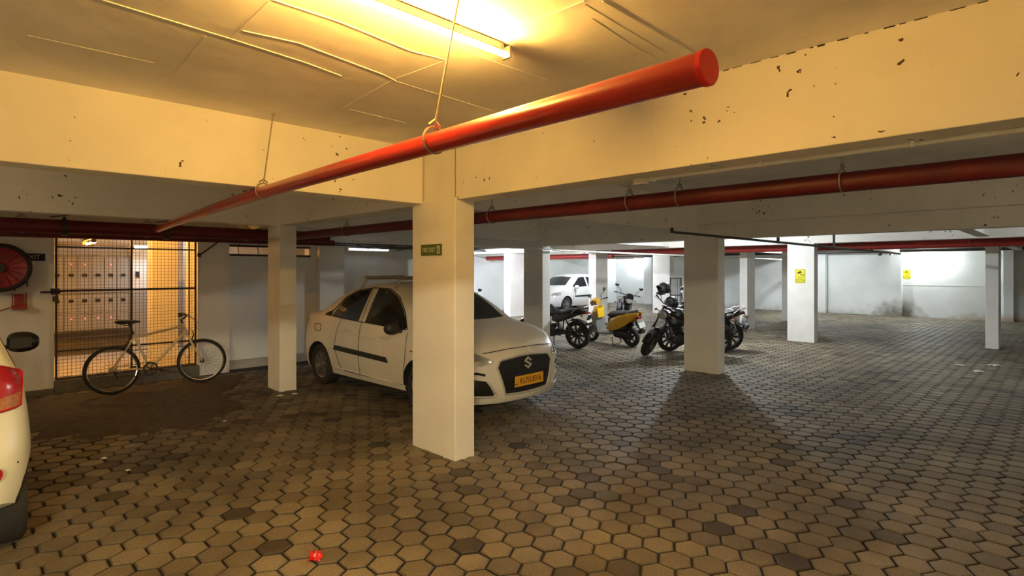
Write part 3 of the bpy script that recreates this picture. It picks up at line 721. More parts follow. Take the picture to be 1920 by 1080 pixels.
# ================================================================ cars
def interp(pts, x):
    """smooth (Hermite) interpolation through (x, value) pairs"""
    n = len(pts)
    if x <= pts[0][0]: return pts[0][1]
    if x >= pts[-1][0]: return pts[-1][1]
    for i in range(n - 1):
        if x <= pts[i + 1][0]: break
    def slope(k):
        if k == 0 or k == n - 1: return (pts[1][1] - pts[0][1]) / (pts[1][0] - pts[0][0]) if k == 0 else (pts[-1][1] - pts[-2][1]) / (pts[-1][0] - pts[-2][0])
        a = (pts[k][1] - pts[k - 1][1]) / (pts[k][0] - pts[k - 1][0]); b = (pts[k + 1][1] - pts[k][1]) / (pts[k + 1][0] - pts[k][0])
        return 0 if a * b <= 0 else 2 * a * b / (a + b)
    h = pts[i + 1][0] - pts[i][0]; t = (x - pts[i][0]) / h
    a, b = pts[i][1], pts[i + 1][1]; m0, m1 = slope(i) * h, slope(i + 1) * h
    return (2 * t**3 - 3 * t**2 + 1) * a + (t**3 - 2 * t**2 + t) * m0 + (-2 * t**3 + 3 * t**2) * b + (t**3 - t**2) * m1
def sstep(a, b, x):
    t = min(1, max(0, (x - a) / (b - a))); return t * t * (3 - 2 * t)

class Car:
    """One car body as a surface: side S(x,z), top T(x), rounded nose and tail; local +x is forward."""
    def __init__(s, top, belt, W, xr, xf, roofz, nose, tail, zb=0.19, af=0.55, ar=0.45, nf=3.2, nr=3.4, tumble=.235, zr=.03):
        s.zr = zr
        s.top = top; s.belt = belt; s.W = W; s.xr = xr; s.xf = xf; s.roofz = roofz; s.nose = nose; s.tail = tail
        s.zb = zb; s.af = af; s.ar = ar; s.nf = nf; s.nr = nr; s.tumble = tumble
    def wp(s, x):
        if x > s.xf - s.af: q = min(.9985, (x - (s.xf - s.af)) / s.af); return s.W * (1 - q ** s.nf) ** (1 / s.nf)
        if x < s.xr + s.ar: q = min(.9985, ((s.xr + s.ar) - x) / s.ar); return s.W * (1 - q ** s.nr) ** (1 / s.nr)
        return s.W
    def prof(s, x, z):
        B = interp(s.belt, x)
        lo = [(.10, .86), (.2, .925), (.3, .965), (.45, .992), (.6, 1.0), (.75, .99), (B, .955)] if B > .78 else [(.10, .86), (.2, .925), (.3, .965), (.45, .992), (.6, 1.0), (B, .97)]
        if z <= B: return interp(lo, z)
        t = (z - B) / (s.roofz - B); return .955 - s.tumble * t - .045 * t * t
    def T(s, x): return interp(s.top, x)
    def S(s, x, z):
        y = s.wp(x) * s.prof(x, z); T = s.T(x); B = interp(s.belt, x)
        r = .05 + .05 * sstep(B, B + .2, T)
        if z > T - r:
            q = min(1, (z - (T - r)) / r); y -= r * .85 * (1 - math.sqrt(max(0, 1 - q * q)))
        return max(y, .02)
    def lean(s, x, z):
        a = sstep(s.xf - .75, s.xf, x); b = 1 - sstep(s.xr, s.xr + .6, x)
        return x + interp(s.nose, z) * a - interp(s.tail, z) * b
    def crown(s, x, f): return .028 * (1 - f * f)
    def side(s, x, z, sg, off=.004): return (s.lean(x, z), sg * (s.S(x, z) + off), z)
    def front(s, y, z, off=.005):
        rho = min(.995, abs(y) / (s.W * s.prof(s.xf - .3, z))); x0 = s.xf - s.af + s.af * (1 - rho ** s.nf) ** (1 / s.nf)
        return (s.lean(x0, z) + off, y * (1 + .0), z)
    def rear(s, y, z, off=.005):
        rho = min(.995, abs(y) / (s.W * s.prof(s.xr + .3, z))); x0 = s.xr + s.ar - s.ar * (1 - rho ** s.nr) ** (1 / s.nr)
        return (s.lean(x0, z) - off, y, z)
    def topp(s, x, y, off=.005):
        T = s.T(x); ys = s.S(x, T); f = min(1, abs(y) / ys)
        return (s.lean(x, T), y, T + s.crown(x, f) + off)
    def body(s, arches, ra, mats):
        L = s.xf - s.xr; xs = []
        n = 70
        for i in range(n + 1):
            u = i / n; e = .5 - .5 * math.cos(math.pi * u); xs.append(s.xr + L * (.55 * u + .45 * e))
        xs[0] += .0006; xs[-1] -= .0006
        rows = []
        K = 16; Mc = 5
        for x in xs:
            T = s.T(x); half = []
            zb = s.zb + s.zr * (1 - sstep(s.xr + .1, s.xr + .5, x))
            half.append((s.lean(x, zb), 0, zb)); 
            half.append((s.lean(x, zb), s.S(x, zb) * .92, zb))
            for k in range(K + 1):
                u = k / K; u = u * .55 + .45 * (1 - (1 - u) ** 2.2)
                z = zb + .015 + (T - zb - .015) * u
                half.append((s.lean(x, z), s.S(x, z), z))
            ys = s.S(x, T)
            for k in range(1, Mc + 1):
                f = 1 - k / Mc; half.append((s.lean(x, T), ys * f, T + s.crown(x, f)))
            ring = half + [(p[0], -p[1], p[2]) for p in half[-2:0:-1]]
            rows.append(ring)
        b = MB().loft(rows)
        me = b.mesh('body', mats[0], 0); me.materials.append(mats[1])
        o = bpy.data.objects.new('body', me); COL.objects.link(o)
        cb = MB()
        for ax in arches:
            for sg in (-1, 1): cb.lathe([(ra, 0), (ra, .40)], (ax, sg * (s.W - .30), .30 if ra < .36 else .31), (0, sg, 0), 40)
        cm = cb.mesh('arch_cutter', mats[1], 0); cm.materials.clear(); cm.materials.append(mats[0]); cm.materials.append(mats[1])
        for p in cm.polygons: p.material_index = 1
        co = bpy.data.objects.new('arch_cutter', cm); COL.objects.link(co)
        bo = o.modifiers.new('arches', 'BOOLEAN'); bo.object = co; bo.operation = 'DIFFERENCE'; bo.solver = 'EXACT'
        dg = bpy.context.evaluated_depsgraph_get(); m2 = bpy.data.meshes.new_from_object(o.evaluated_get(dg))
        o.modifiers.clear(); o.data = m2; m2.name = 'body'
        bpy.data.objects.remove(co)
        m2.polygons.foreach_set('use_smooth', [True] * len(m2.polygons)); m2.set_sharp_from_angle(angle=R(38))
        return o
def resample(pl, n):
    pl = [Vector((p[0], p[1], 0)) for p in pl]; ls = [0]
    for a, b in zip(pl, pl[1:]): ls.append(ls[-1] + (b - a).length)
    out = []
    for i in range(n):
        t = ls[-1] * i / (n - 1); k = 0
        while k < len(pl) - 2 and t > ls[k + 1]: k += 1
        f = (t - ls[k]) / max(1e-9, ls[k + 1] - ls[k]); q = pl[k].lerp(pl[k + 1], f); out.append((q.x, q.y))
    return out
def patch(name, fn, lo, hi, m, parent, n=14, k=6, smooth=40, mbuild=None):
    """a panel lying on the body between two edge lines given in the surface's own two coordinates"""
    A = resample(lo, n); Bh = resample(hi, n); rows = []
    for j in range(k):
        f = j / (k - 1); rows.append([fn(a[0] + (b[0] - a[0]) * f, a[1] + (b[1] - a[1]) * f) for a, b in zip(A, Bh)])
    mb = (mbuild or MB()).grid(rows)
    if mbuild is not None: return mb
    return obj(name, mb, m, parent, smooth)
def line(name, fn, pl, r, m, parent, n=24, closed=False):
    return obj(name, MB().tube([fn(*q) for q in resample(pl, n)], r, 6, closed), m, parent)

def car_wheel(parent, x, y, R0, w, sg, m_rim, spokes=10, label=None):
    """sg: which way the wheel's outer face looks along y"""
    o = (x, y, R0)
    ty = obj('wheel', MB().lathe([(R0 * .66, -w / 2 + .01), (R0 * .90, -w / 2), (R0 * .985, -w / 2 + .025), (R0, -w / 2 + .05), (R0, w / 2 - .05), (R0 * .985, w / 2 - .025), (R0 * .90, w / 2), (R0 * .66, w / 2 - .01), (R0 * .66, -w / 2 + .01)],
        (x, y - sg * w / 2, R0), (0, sg, 0), 36), M['rubber'], parent)
    rb = MB().lathe([(R0 * .67, -.06), (R0 * .665, w / 2 - .014), (R0 * .62, w / 2 - .020), (R0 * .60, w / 2 - .06)], (x, y - sg * w / 2, R0), (0, sg, 0), 32)
    rb.lathe([(.0, w / 2 - .02), (.05, w / 2 - .022), (.06, w / 2 - .05)], (x, y - sg * w / 2, R0), (0, sg, 0), 14)
    for k in range(spokes):
        t = 2 * math.pi * k / spokes; dx, dz = math.cos(t), math.sin(t)
        yy = y - sg * w / 2 + sg * (w / 2 - .035)
        rb.obox((x + dx * R0 * .34, yy, R0 + dz * R0 * .34), R0 * .60, .028, R0 * .085, (dx, 0, dz), (0, 1, 0), (-dz, 0, dx))
    obj('rim', rb, m_rim, ty)
    obj('brake_disc', MB().lathe([(.0, -.05), (R0 * .6, -.05), (R0 * .6, -.03), (0, -.03)], (x, y - sg * w / 2 + sg * .02, R0), (0, sg, 0), 20), M['underbody'], ty)
    return ty

def mirror(car, parent, x, sg, z, m, k=1.0):
    y = sg * (car.S(x, z) + .0)
    b = MB(); rows = []
    for i, (t, h, dd) in enumerate(((0, .045, .045), (.012, .07, .065), (.03, .085, .075), (.06, .094, .082), (.10, .096, .084), (.14, .088, .077), (.17, .072, .064), (.19, .048, .046), (.197, .02, .02))):
        ring = []
        for j in range(22):
            a = 2 * math.pi * j / 22; ring.append((x - .02 + dd * math.cos(a) * .8 - .02 * t, y + sg * (.03 + t * k), z + .03 + h * math.sin(a) * .85 * k))
        rows.append(ring)
    b.loft(rows).obox((x, y + sg * .02, z - .01), .06, .08, .035)
    mo = obj('wing_mirror', b, m, parent)
    rg = [[(x - .10, y + sg * (.05 + .13 * k * i / 4), z + .03 + .055 * (j - 1.5) / 1.5 * (1 - abs(i - 2) * .08)) for j in range(4)] for i in range(5)]
    obj('mirror_glass', MB().grid(rg), M['mirror'], mo)

# ---- the white sedan behind the nearest column
t = thing('sedan', 'dusty white sedan with roof carrier parked behind the nearest column', 'car', (4.645, 6.63, 0), R(-90 + 2.2))
SED = Car(top=[(-2.0, .84), (-1.96, .98), (-1.88, 1.045), (-1.6, 1.075), (-1.42, 1.10), (-1.1, 1.29), (-.8, 1.425), (-.45, 1.49), (-.05, 1.512), (.3, 1.485), (.58, 1.39), (.9, 1.21), (1.17, 1.03), (1.4, .985), (1.72, .935), (1.95, .875), (2.07, .82), (2.1, .79)],
          belt=[(-2, 1.0), (-1.2, .99), (0, .945), (1.2, .92), (1.75, .90), (2.1, .80)], W=.8675, xr=-1.995, xf=2.1, roofz=1.51,
          nose=[(.12, -.10), (.22, -.02), (.4, 0), (.55, -.01), (.7, -.04), (.82, -.12), (1.0, -.24)], tail=[(.15, -.08), (.35, 0), (.6, -.01), (.9, -.06), (1.1, -.1)], af=.62)
c = SED
bd = c.body((1.14, -1.31), .345, (M['white'], M['underbody'])); bd.parent = t
for ax in (1.14, -1.31):
    for sg in (-1, 1): car_wheel(t, ax, sg * .835, .302, .185, sg, M['alloy'])
for sg in (-1, 1):
    fn = lambda a, b, sg=sg: c.side(a, b, sg)
    patch('side_window', fn, [(-.99, 1.035), (-.28, 1.005)], [(-.98, 1.08), (-.80, 1.30), (-.55, 1.405), (-.235, 1.445)], M['glass'], t)
    patch('side_window', fn, [(-.12, 1.00), (.80, .972)], [(-.085, 1.448), (.18, 1.44), (.44, 1.355), (.68, 1.17), (.82, 1.0)], M['glass'], t)
    patch('side_window', fn, [(-1.20, 1.05), (-1.02, 1.04)], [(-1.18, 1.075), (-1.0, 1.10)], M['glass'], t, n=5)
    patch('rub_strip', lambda a, b, sg=sg: c.side(a, b, sg, .012), [(-.86, .565), (.52, .525)], [(-.82, .635), (.47, .595)], M['black'], t, k=4)
    obj('door_handle', MB().tube([c.side(-.58, .865, sg, .01), c.side(-.53, .872, sg, .035), c.side(-.40, .868, sg, .035), c.side(-.36, .86, sg, .01)], .012, 8), M['white'], t)
    obj('door_handle', MB().tube([c.side(.30, .835, sg, .01), c.side(.35, .842, sg, .035), c.side(.48, .838, sg, .035), c.side(.52, .83, sg, .01)], .012, 8), M['white'], t)
    for nm, pl in (('door_gap', [(-.205, 1.43), (-.205, .9), (-.20, .30)]), ('door_gap', [(.86, .93), (.86, .62), (.80, .30)]), ('door_gap', [(-.72, 1.0), (-.80, .86), (-.84, .62), (-.72, .33), (-.6, .28), (.78, .28)])):
        line(nm, lambda a, b, sg=sg: c.side(a, b, sg, .0005), pl, .0042, M['underbody'], t)
    line('window_trim', lambda a, b, sg=sg: c.side(a, b, sg, .005), [(-1.2, 1.045), (-.3, 1.0), (.82, .966)], .006, M['black'], t)
    patch('tail_lamp', fn, [(-1.985, .80), (-1.80, .80)], [(-1.985, .95), (-1.70, .97)], M['redlens'], t, n=8)
    line('window_arc', lambda a, b, sg=sg: c.side(a, b, sg, .004), [(-1.18, 1.06), (-1.0, 1.12), (-.80, 1.315), (-.55, 1.418), (-.2, 1.458), (.18, 1.452), (.46, 1.36), (.70, 1.17), (.84, .97)], .008, M['black'], t, n=40)
    line('sill_line', lambda a, b, sg=sg: c.side(a, b, sg, .003), [(-.9, .31), (.83, .27)], .008, M['white'], t)
    patch('headlamp', lambda a, b, sg=sg: c.front(sg * a, b, .006), [(.51, .665), (.66, .635), (.845, .70)], [(.53, .69), (.68, .77), (.85, .86)], M['lens'], t, n=16)
    line('headlamp_trim', lambda a, b, sg=sg: c.front(sg * a, b, .010), [(.53, .695), (.51, .663), (.66, .632), (.845, .697)], .007, M['silver'], t)
    patch('headlamp_bowl', lambda a, b, sg=sg: c.front(sg * a, b, .009), [(.62, .675), (.76, .695)], [(.64, .725), (.76, .775)], M['grey'], t, n=6, k=4)
    fl_ = patch('fog_recess', lambda a, b, sg=sg: c.front(sg * a, b, .005), [(.50, .285), (.82, .30)], [(.61, .46), (.80, .50)], M['gblack'], t)
    line('fog_trim', lambda a, b, sg=sg: c.front(sg * a, b, .012), [(.82, .295), (.53, .28), (.49, .30), (.60, .45)], .012, M['silver'], t)
    line('bumper_slot', lambda a, b, sg=sg: c.front(sg * a, b, .004), [(.62, .53), (.70, .555), (.82, .55)], .014, M['gblack'], t)
    line('bonnet_gap', lambda a, b, sg=sg: c.side(a, b, sg, .0), [(1.25, .95), (1.58, .91), (1.9, .845)], .0045, M['underbody'], t)
    mirror(c, t, .72, sg, .955, M['black'])
    line('fuel_flap' if sg < 0 else 'body_crease', lambda a, b, sg=sg: c.side(a, b, sg, .001), ([(-1.45, .90), (-1.28, .90), (-1.27, .80), (-1.44, .80), (-1.45, .90)] if sg < 0 else [(-1.7, .84), (1.1, .80)]), .005, M['underbody'] if sg < 0 else M['white'], t)
    line('shoulder_crease', lambda a, b, sg=sg: c.side(a, b, sg, .001), [(-1.75, .86), (-.4, .82), (.9, .77)], .006, M['white'], t)
    obj('side_repeater', MB().ell(c.side(.98, .72, sg, .0), .03, .008, .012, 10, 6), M['amber'], t)
patch('windscreen', c.topp, [(1.12, -.60), (1.17, -.3), (1.17, .3), (1.12, .60)], [(.60, -.50), (.62, -.2), (.62, .2), (.60, .50)], M['glass'], t)
patch('rear_window', c.topp, [(-1.38, -.52), (-1.40, 0), (-1.38, .52)], [(-.88, -.48), (-.86, 0), (-.88, .48)], M['glass'], t)
line('bonnet_edge', c.front, [(-.60, .765), (-.3, .785), (.3, .785), (.60, .765)], .005, M['underbody'], t)
# grille, badge, number plate
gl = patch('grille', lambda a, b: c.front(a, b, .006), [(-.47, .555), (-.36, .29), (-.1, .275), (.1, .275), (.36, .29), (.47, .555)], [(-.47, .60), (-.42, .67), (-.1, .695), (.1, .695), (.42, .67), (.47, .60)], M['mattblack'], t, n=30, k=8)
line('grille_trim', lambda a, b: c.front(a, b, .010), [(-.475, .60), (-.42, .675), (-.1, .70), (.1, .70), (.42, .675), (.475, .60), (.365, .285), (.1, .27), (-.1, .27), (-.365, .285), (-.475, .60)], .011, M['silver'], t, n=60)
for i in range(9):
    z = .31 + i * .042; h = (.36 + (z - .29) * .36) * .96 if z < .6 else .42
    line('grille_bar', lambda a, b: c.front(a, b, .010), [(-h, z), (h, z)], .0045, M['black'], gl)
pz = .415; px = c.front(0, pz)[0] + .02
np_ = obj('number_plate', MB().box(px, px + .010, -.25, .25, pz - .062, pz + .062), M['plate_y'], t, bevel=.003)
text('lettering', 'KL71L8316', .096, M['ink'], (px + .0112, .02, pz - .002), (0, 1, 0), (0, 0, 1), np_, sx=.84)
text('lettering', 'IND', .026, M['ink'], (px + .0112, -.228, pz - .03), (0, 1, 0), (0, 0, 1), np_)
ez = .61; ex = c.front(0, ez)[0] + .022; eb = MB(); e = .062
zig = [(.80, .40), (0, .95), (-.80, .38), (.80, -.38), (0, -.95), (-.80, -.40)]
for p, q in zip(zig, zig[1:]):
    d_ = Vector((0, q[0] - p[0], q[1] - p[1])); eb.obox((ex, (p[0] + q[0]) / 2 * e, (p[1] + q[1]) / 2 * e + ez), .012, d_.length * e * 1.12, .022, (1, 0, 0), d_, Vector((1, 0, 0)).cross(d_))
obj('badge', eb, M['silver'], t)
patch('lower_lip', lambda a, b: c.front(a, b, .012), [(-.72, .20), (0, .185), (.72, .20)], [(-.74, .235), (0, .225), (.74, .235)], M['white'], t, n=24, k=3)
# roof carrier
rc = MB()
for sg in (-1, 1): rc.tube([(-.62, sg * .50, 1.60), (.34, sg * .50, 1.62)], .016, 8)
obj('roof_carrier', rc, M['steel'], t)
for x in (-.55, .27):
    obj('carrier_bar', MB().tube([(x, -.53, 1.585), (x, .53, 1.585)], .018, 8), M['steel'], t)
    for sg in (-1, 1): obj('carrier_foot', MB().tube([(x, sg * .50, 1.60), (x, sg * .535, 1.54), (x, sg * .585, 1.45)], .014, 6), M['steel'], t)
for y in (-.3, -.1, .1, .3): obj('carrier_slat', MB().box(-.6, .32, y - .03, y + .03, 1.60, 1.612), M['steel'], t)
obj('roof_aerial', MB().loft([[(.05 + a * .05, b * .022, 1.53 + zz) for a, b in ((-1 * s, -1 * s), (1 * s, -1 * s), (1 * s, 1 * s), (-1 * s, 1 * s))] for zz, s in ((0, 1), (.05, .5))]), M['black'], t)

# ---- the cream hatchback whose rear corner enters at the left
t = thing('hatchback', 'cream hatchback showing only its rear right corner and wing mirror', 'car', (-.505, 5.92, 0), R(90))
HAT = Car(top=[(-1.80, .92), (-1.77, 1.05), (-1.68, 1.16), (-1.55, 1.32), (-1.38, 1.43), (-1.1, 1.50), (-.5, 1.54), (0, 1.53), (.4, 1.48), (.75, 1.32), (1.1, 1.09), (1.25, 1.0), (1.5, .95), (1.72, .84), (1.80, .74)],
          belt=[(-1.8, 1.02), (-.5, .96), (1, .92), (1.5, .85), (1.8, .7)], W=.79, xr=-1.80, xf=1.80, roofz=1.53,
          nose=[(.15, -.06), (.4, 0), (.7, -.06), (.9, -.2)], tail=[(.15, -.14), (.30, -.03), (.48, 0), (.62, -.01), (.75, -.075), (.9, -.10), (1.1, -.12), (1.4, -.12)], af=.5, ar=.55, nr=2.6, zb=.21, zr=.15)
c = HAT
bd = c.body((1.18, -1.20), .335, (M['cream'], M['underbody'])); bd.parent = t
for ax in (1.18, -1.20):
    for sg in (-1, 1): car_wheel(t, ax, sg * .765, .288, .17, sg, M['alloy'])
for sg in (-1, 1):
    patch('side_window', lambda a, b, sg=sg: c.side(a, b, sg), [(-1.25, 1.03), (-.3, 1.0)], [(-1.15, 1.28), (-.3, 1.44)], M['glass'], t)
    patch('side_window', lambda a, b, sg=sg: c.side(a, b, sg), [(-.2, 1.0), (.85, .965)], [(-.18, 1.44), (.3, 1.42), (.88, 1.02)], M['glass'], t)
    tl = patch('tail_lamp', lambda a, b, sg=sg: c.rear(sg * a, b, .010), [(.50, .965), (.62, .95), (.735, .965)], [(.50, 1.135), (.64, 1.13), (.74, 1.075)], M['redlens'], t)
    patch('amber_lens', lambda a, b, sg=sg: c.rear(sg * a, b, .011), [(.50, .90), (.62, .883), (.728, .89)], [(.50, .965), (.62, .95), (.735, .965)], M['amber'], tl)
    line('lamp_edge', lambda a, b, sg=sg: c.rear(sg * a, b, .006), [(.50, .895), (.62, .878), (.732, .885), (.745, 1.08), (.64, 1.135), (.50, 1.14)], .008, M['redlens'], tl)
    obj('round_reflector', MB().lathe([(.0, .008), (.03, .007), (.042, 0)], c.rear(sg * .60, .545, .004), (-1, sg * .25, 0), 18).torus(c.rear(sg * .60, .545, .006), (-1, sg * .25, 0), .044, .005, 18, 6), M['redlens'], t)
    line('door_gap', lambda a, b, sg=sg: c.side(a, b, sg, .0), [(-.25, 1.4), (-.25, .3)], .004, M['underbody'], t)
    mirror(c, t, 1.02, sg, 1.0, M['gblack'], 1.18)
    obj('screw', MB().lathe([(.006, 0), (.0, .003)], c.rear(sg * .715, .57, .001), (-1, sg * .5, 0), 8), M['underbody'], t)
patch('rear_window', c.topp, [(-1.64, -.5), (-1.66, 0), (-1.64, .5)], [(-1.42, -.48), (-1.42, 0), (-1.42, .48)], M['glass'], t)
patch('windscreen', c.topp, [(1.14, -.55), (1.2, 0), (1.14, .55)], [(.72, -.48), (.70, 0), (.72, .48)], M['glass'], t)
patch('bumper_valance', lambda a, b: c.rear(a, b, .004), [(-.6, .37), (0, .37), (.6, .37)], [(-.62, .42), (0, .43), (.62, .42)], M['black'], t, n=20, k=3)

# ---- the white hatchback far behind the motorcycles
t = thing('hatchback', 'distant white hatchback parked behind the motorcycles', 'car', (18.95, 15.6, 0), R(180))
FAR = Car(top=[(-1.90, .95), (-1.86, 1.05), (-1.74, 1.22), (-1.58, 1.42), (-1.3, 1.49), (-.6, 1.53), (0, 1.525), (.3, 1.48), (.62, 1.34), (.95, 1.12), (1.08, 1.03), (1.3, 1.0), (1.6, .93), (1.82, .82), (1.90, .72)],
          belt=[(-1.9, 1.04), (-.5, .98), (1, .95), (1.6, .88), (1.9, .7)], W=.86, xr=-1.90, xf=1.90, roofz=1.53,
          nose=[(.15, -.05), (.4, 0), (.7, -.05), (.9, -.18)], tail=[(.15, -.1), (.4, 0), (.9, -.06), (1.4, -.1)], af=.6, ar=.4)
c = FAR
bd = c.body((1.18, -1.25), .345, (M['white2'], M['underbody'])); bd.parent = t
for ax in (1.18, -1.25):
    for sg in (-1, 1): car_wheel(t, ax, sg * .83, .30, .185, sg, M['alloy'], 8)
for sg in (-1, 1):
    patch('side_window', lambda a, b, sg=sg: c.side(a, b, sg), [(-1.2, 1.05), (-.3, 1.02)], [(-1.1, 1.32), (-.3, 1.43)], M['glass'], t)
    patch('side_window', lambda a, b, sg=sg: c.side(a, b, sg), [(-.2, 1.02), (.72, .985)], [(-.18, 1.43), (.2, 1.40), (.74, 1.05)], M['glass'], t)
    patch('headlamp', lambda a, b, sg=sg: c.front(sg * a, b, .006), [(.52, .66), (.66, .62), (.83, .68)], [(.54, .74), (.70, .80), (.85, .86)], M['lens'], t)
    patch('headlamp_bowl', lambda a, b, sg=sg: c.front(sg * a, b, .009), [(.60, .67), (.74, .67)], [(.60, .73), (.74, .76)], M['grey'], t, n=6, k=4)
    patch('rub_strip', lambda a, b, sg=sg: c.side(a, b, sg, .012), [(-.8, .60), (.7, .58)], [(-.8, .66), (.7, .64)], M['black'], t, k=3)
    line('door_gap', lambda a, b, sg=sg: c.side(a, b, sg, .0), [(.80, .95), (.80, .3)], .005, M['underbody'], t)
    mirror(c, t, .68, sg, .97, M['white2'])
patch('windscreen', c.topp, [(1.02, -.62), (1.08, 0), (1.02, .62)], [(.50, -.52), (.50, 0), (.50, .52)], M['glass'], t)
patch('grille', lambda a, b: c.front(a, b, .006), [(-.4, .40), (0, .38), (.4, .40)], [(-.45, .54), (0, .55), (.45, .54)], M['gblack'], t)
# ================================================================ two-wheelers
def moto_wheel(parent, x, Rw, w, nsp, T=None, rim=None, name='wheel', disc=True):
    b = MB(); b.T = T
    b.lathe([(Rw - .075, -w * .32), (Rw - .05, -w * .5), (Rw - .018, -w * .45), (Rw, -w * .18), (Rw, w * .18), (Rw - .018, w * .45), (Rw - .05, w * .5), (Rw - .075, w * .32), (Rw - .075, -w * .32)], (x, 0, Rw), (0, 1, 0), 36)
    ty = obj(name, b, M['rubber'], parent)
    r = MB(); r.T = T; q = Rw - .075
    r.lathe([(q + .002, -w * .34), (q - .018, -w * .30), (q - .022, 0), (q - .018, w * .30), (q + .002, w * .34), (q + .002, -w * .34)], (x, 0, Rw), (0, 1, 0), 36)
    for k in range(nsp):
        t = 2 * math.pi * (k + .2) / nsp; dx, dz = math.cos(t), math.sin(t)
        r.obox((x + dx * q * .52, 0, Rw + dz * q * .52), q * .95, .030, .036, (dx, 0, dz), (0, 1, 0), (-dz, 0, dx))
    r.lathe([(.05, -w * .5), (.055, -w * .3), (.055, w * .3), (.05, w * .5)], (x, 0, Rw), (0, 1, 0), 16)
    obj('rim', r, rim or M['dsteel'], ty)
    if disc:
        d = MB(); d.T = T; d.lathe([(.06, .0), (.125, .0), (.125, .004), (.06, .004), (.06, 0)], (x, w * .5 + .012, Rw), (0, 1, 0), 24); obj('brake_disc', d, M['alloy'], ty)
    return ty
def ring_xz(x, z, hw, hz, y0=0, n=12, p=2.4):
    out = []
    for j in range(n):
        a = 2 * math.pi * j / n; c, s = math.cos(a), math.sin(a)
        out.append((x, y0 + hw * math.copysign(abs(c) ** (2 / p), c), z + hz * math.copysign(abs(s) ** (2 / p), s)))
    return out
def mirrors(parent, T, x, z, span, h, stem_m, m, tilt=0.0):
    for s in (-1, 1):
        b = MB(); b.T = T
        tip = (x - .03, s * (span + .07), z + h)
        b.tube([(x, s * span * .75, z), (x + .02, s * (span * .85), z + h * .55), tip], .007, 6)
        ring = []
        rows = []
        for k, (d, q) in enumerate(((-.018, .5), (-.008, .95), (.012, 1.0))):
            rows.append([(tip[0] - d, tip[1] + q * .058 * math.cos(2 * math.pi * j / 14), tip[2] + .035 + q * .042 * math.sin(2 * math.pi * j / 14)) for j in range(14)])
        b.loft(rows)
        o = obj('mirror', b, m, parent)
        g = MB(); g.T = T
        g.loft([[(tip[0] - d, tip[1] + .052 * math.cos(2 * math.pi * j / 14), tip[2] + .035 + .037 * math.sin(2 * math.pi * j / 14)) for j in range(14)] for d in (.013, .0145)])
        obj('mirror_glass', g, M['chrome'], o)
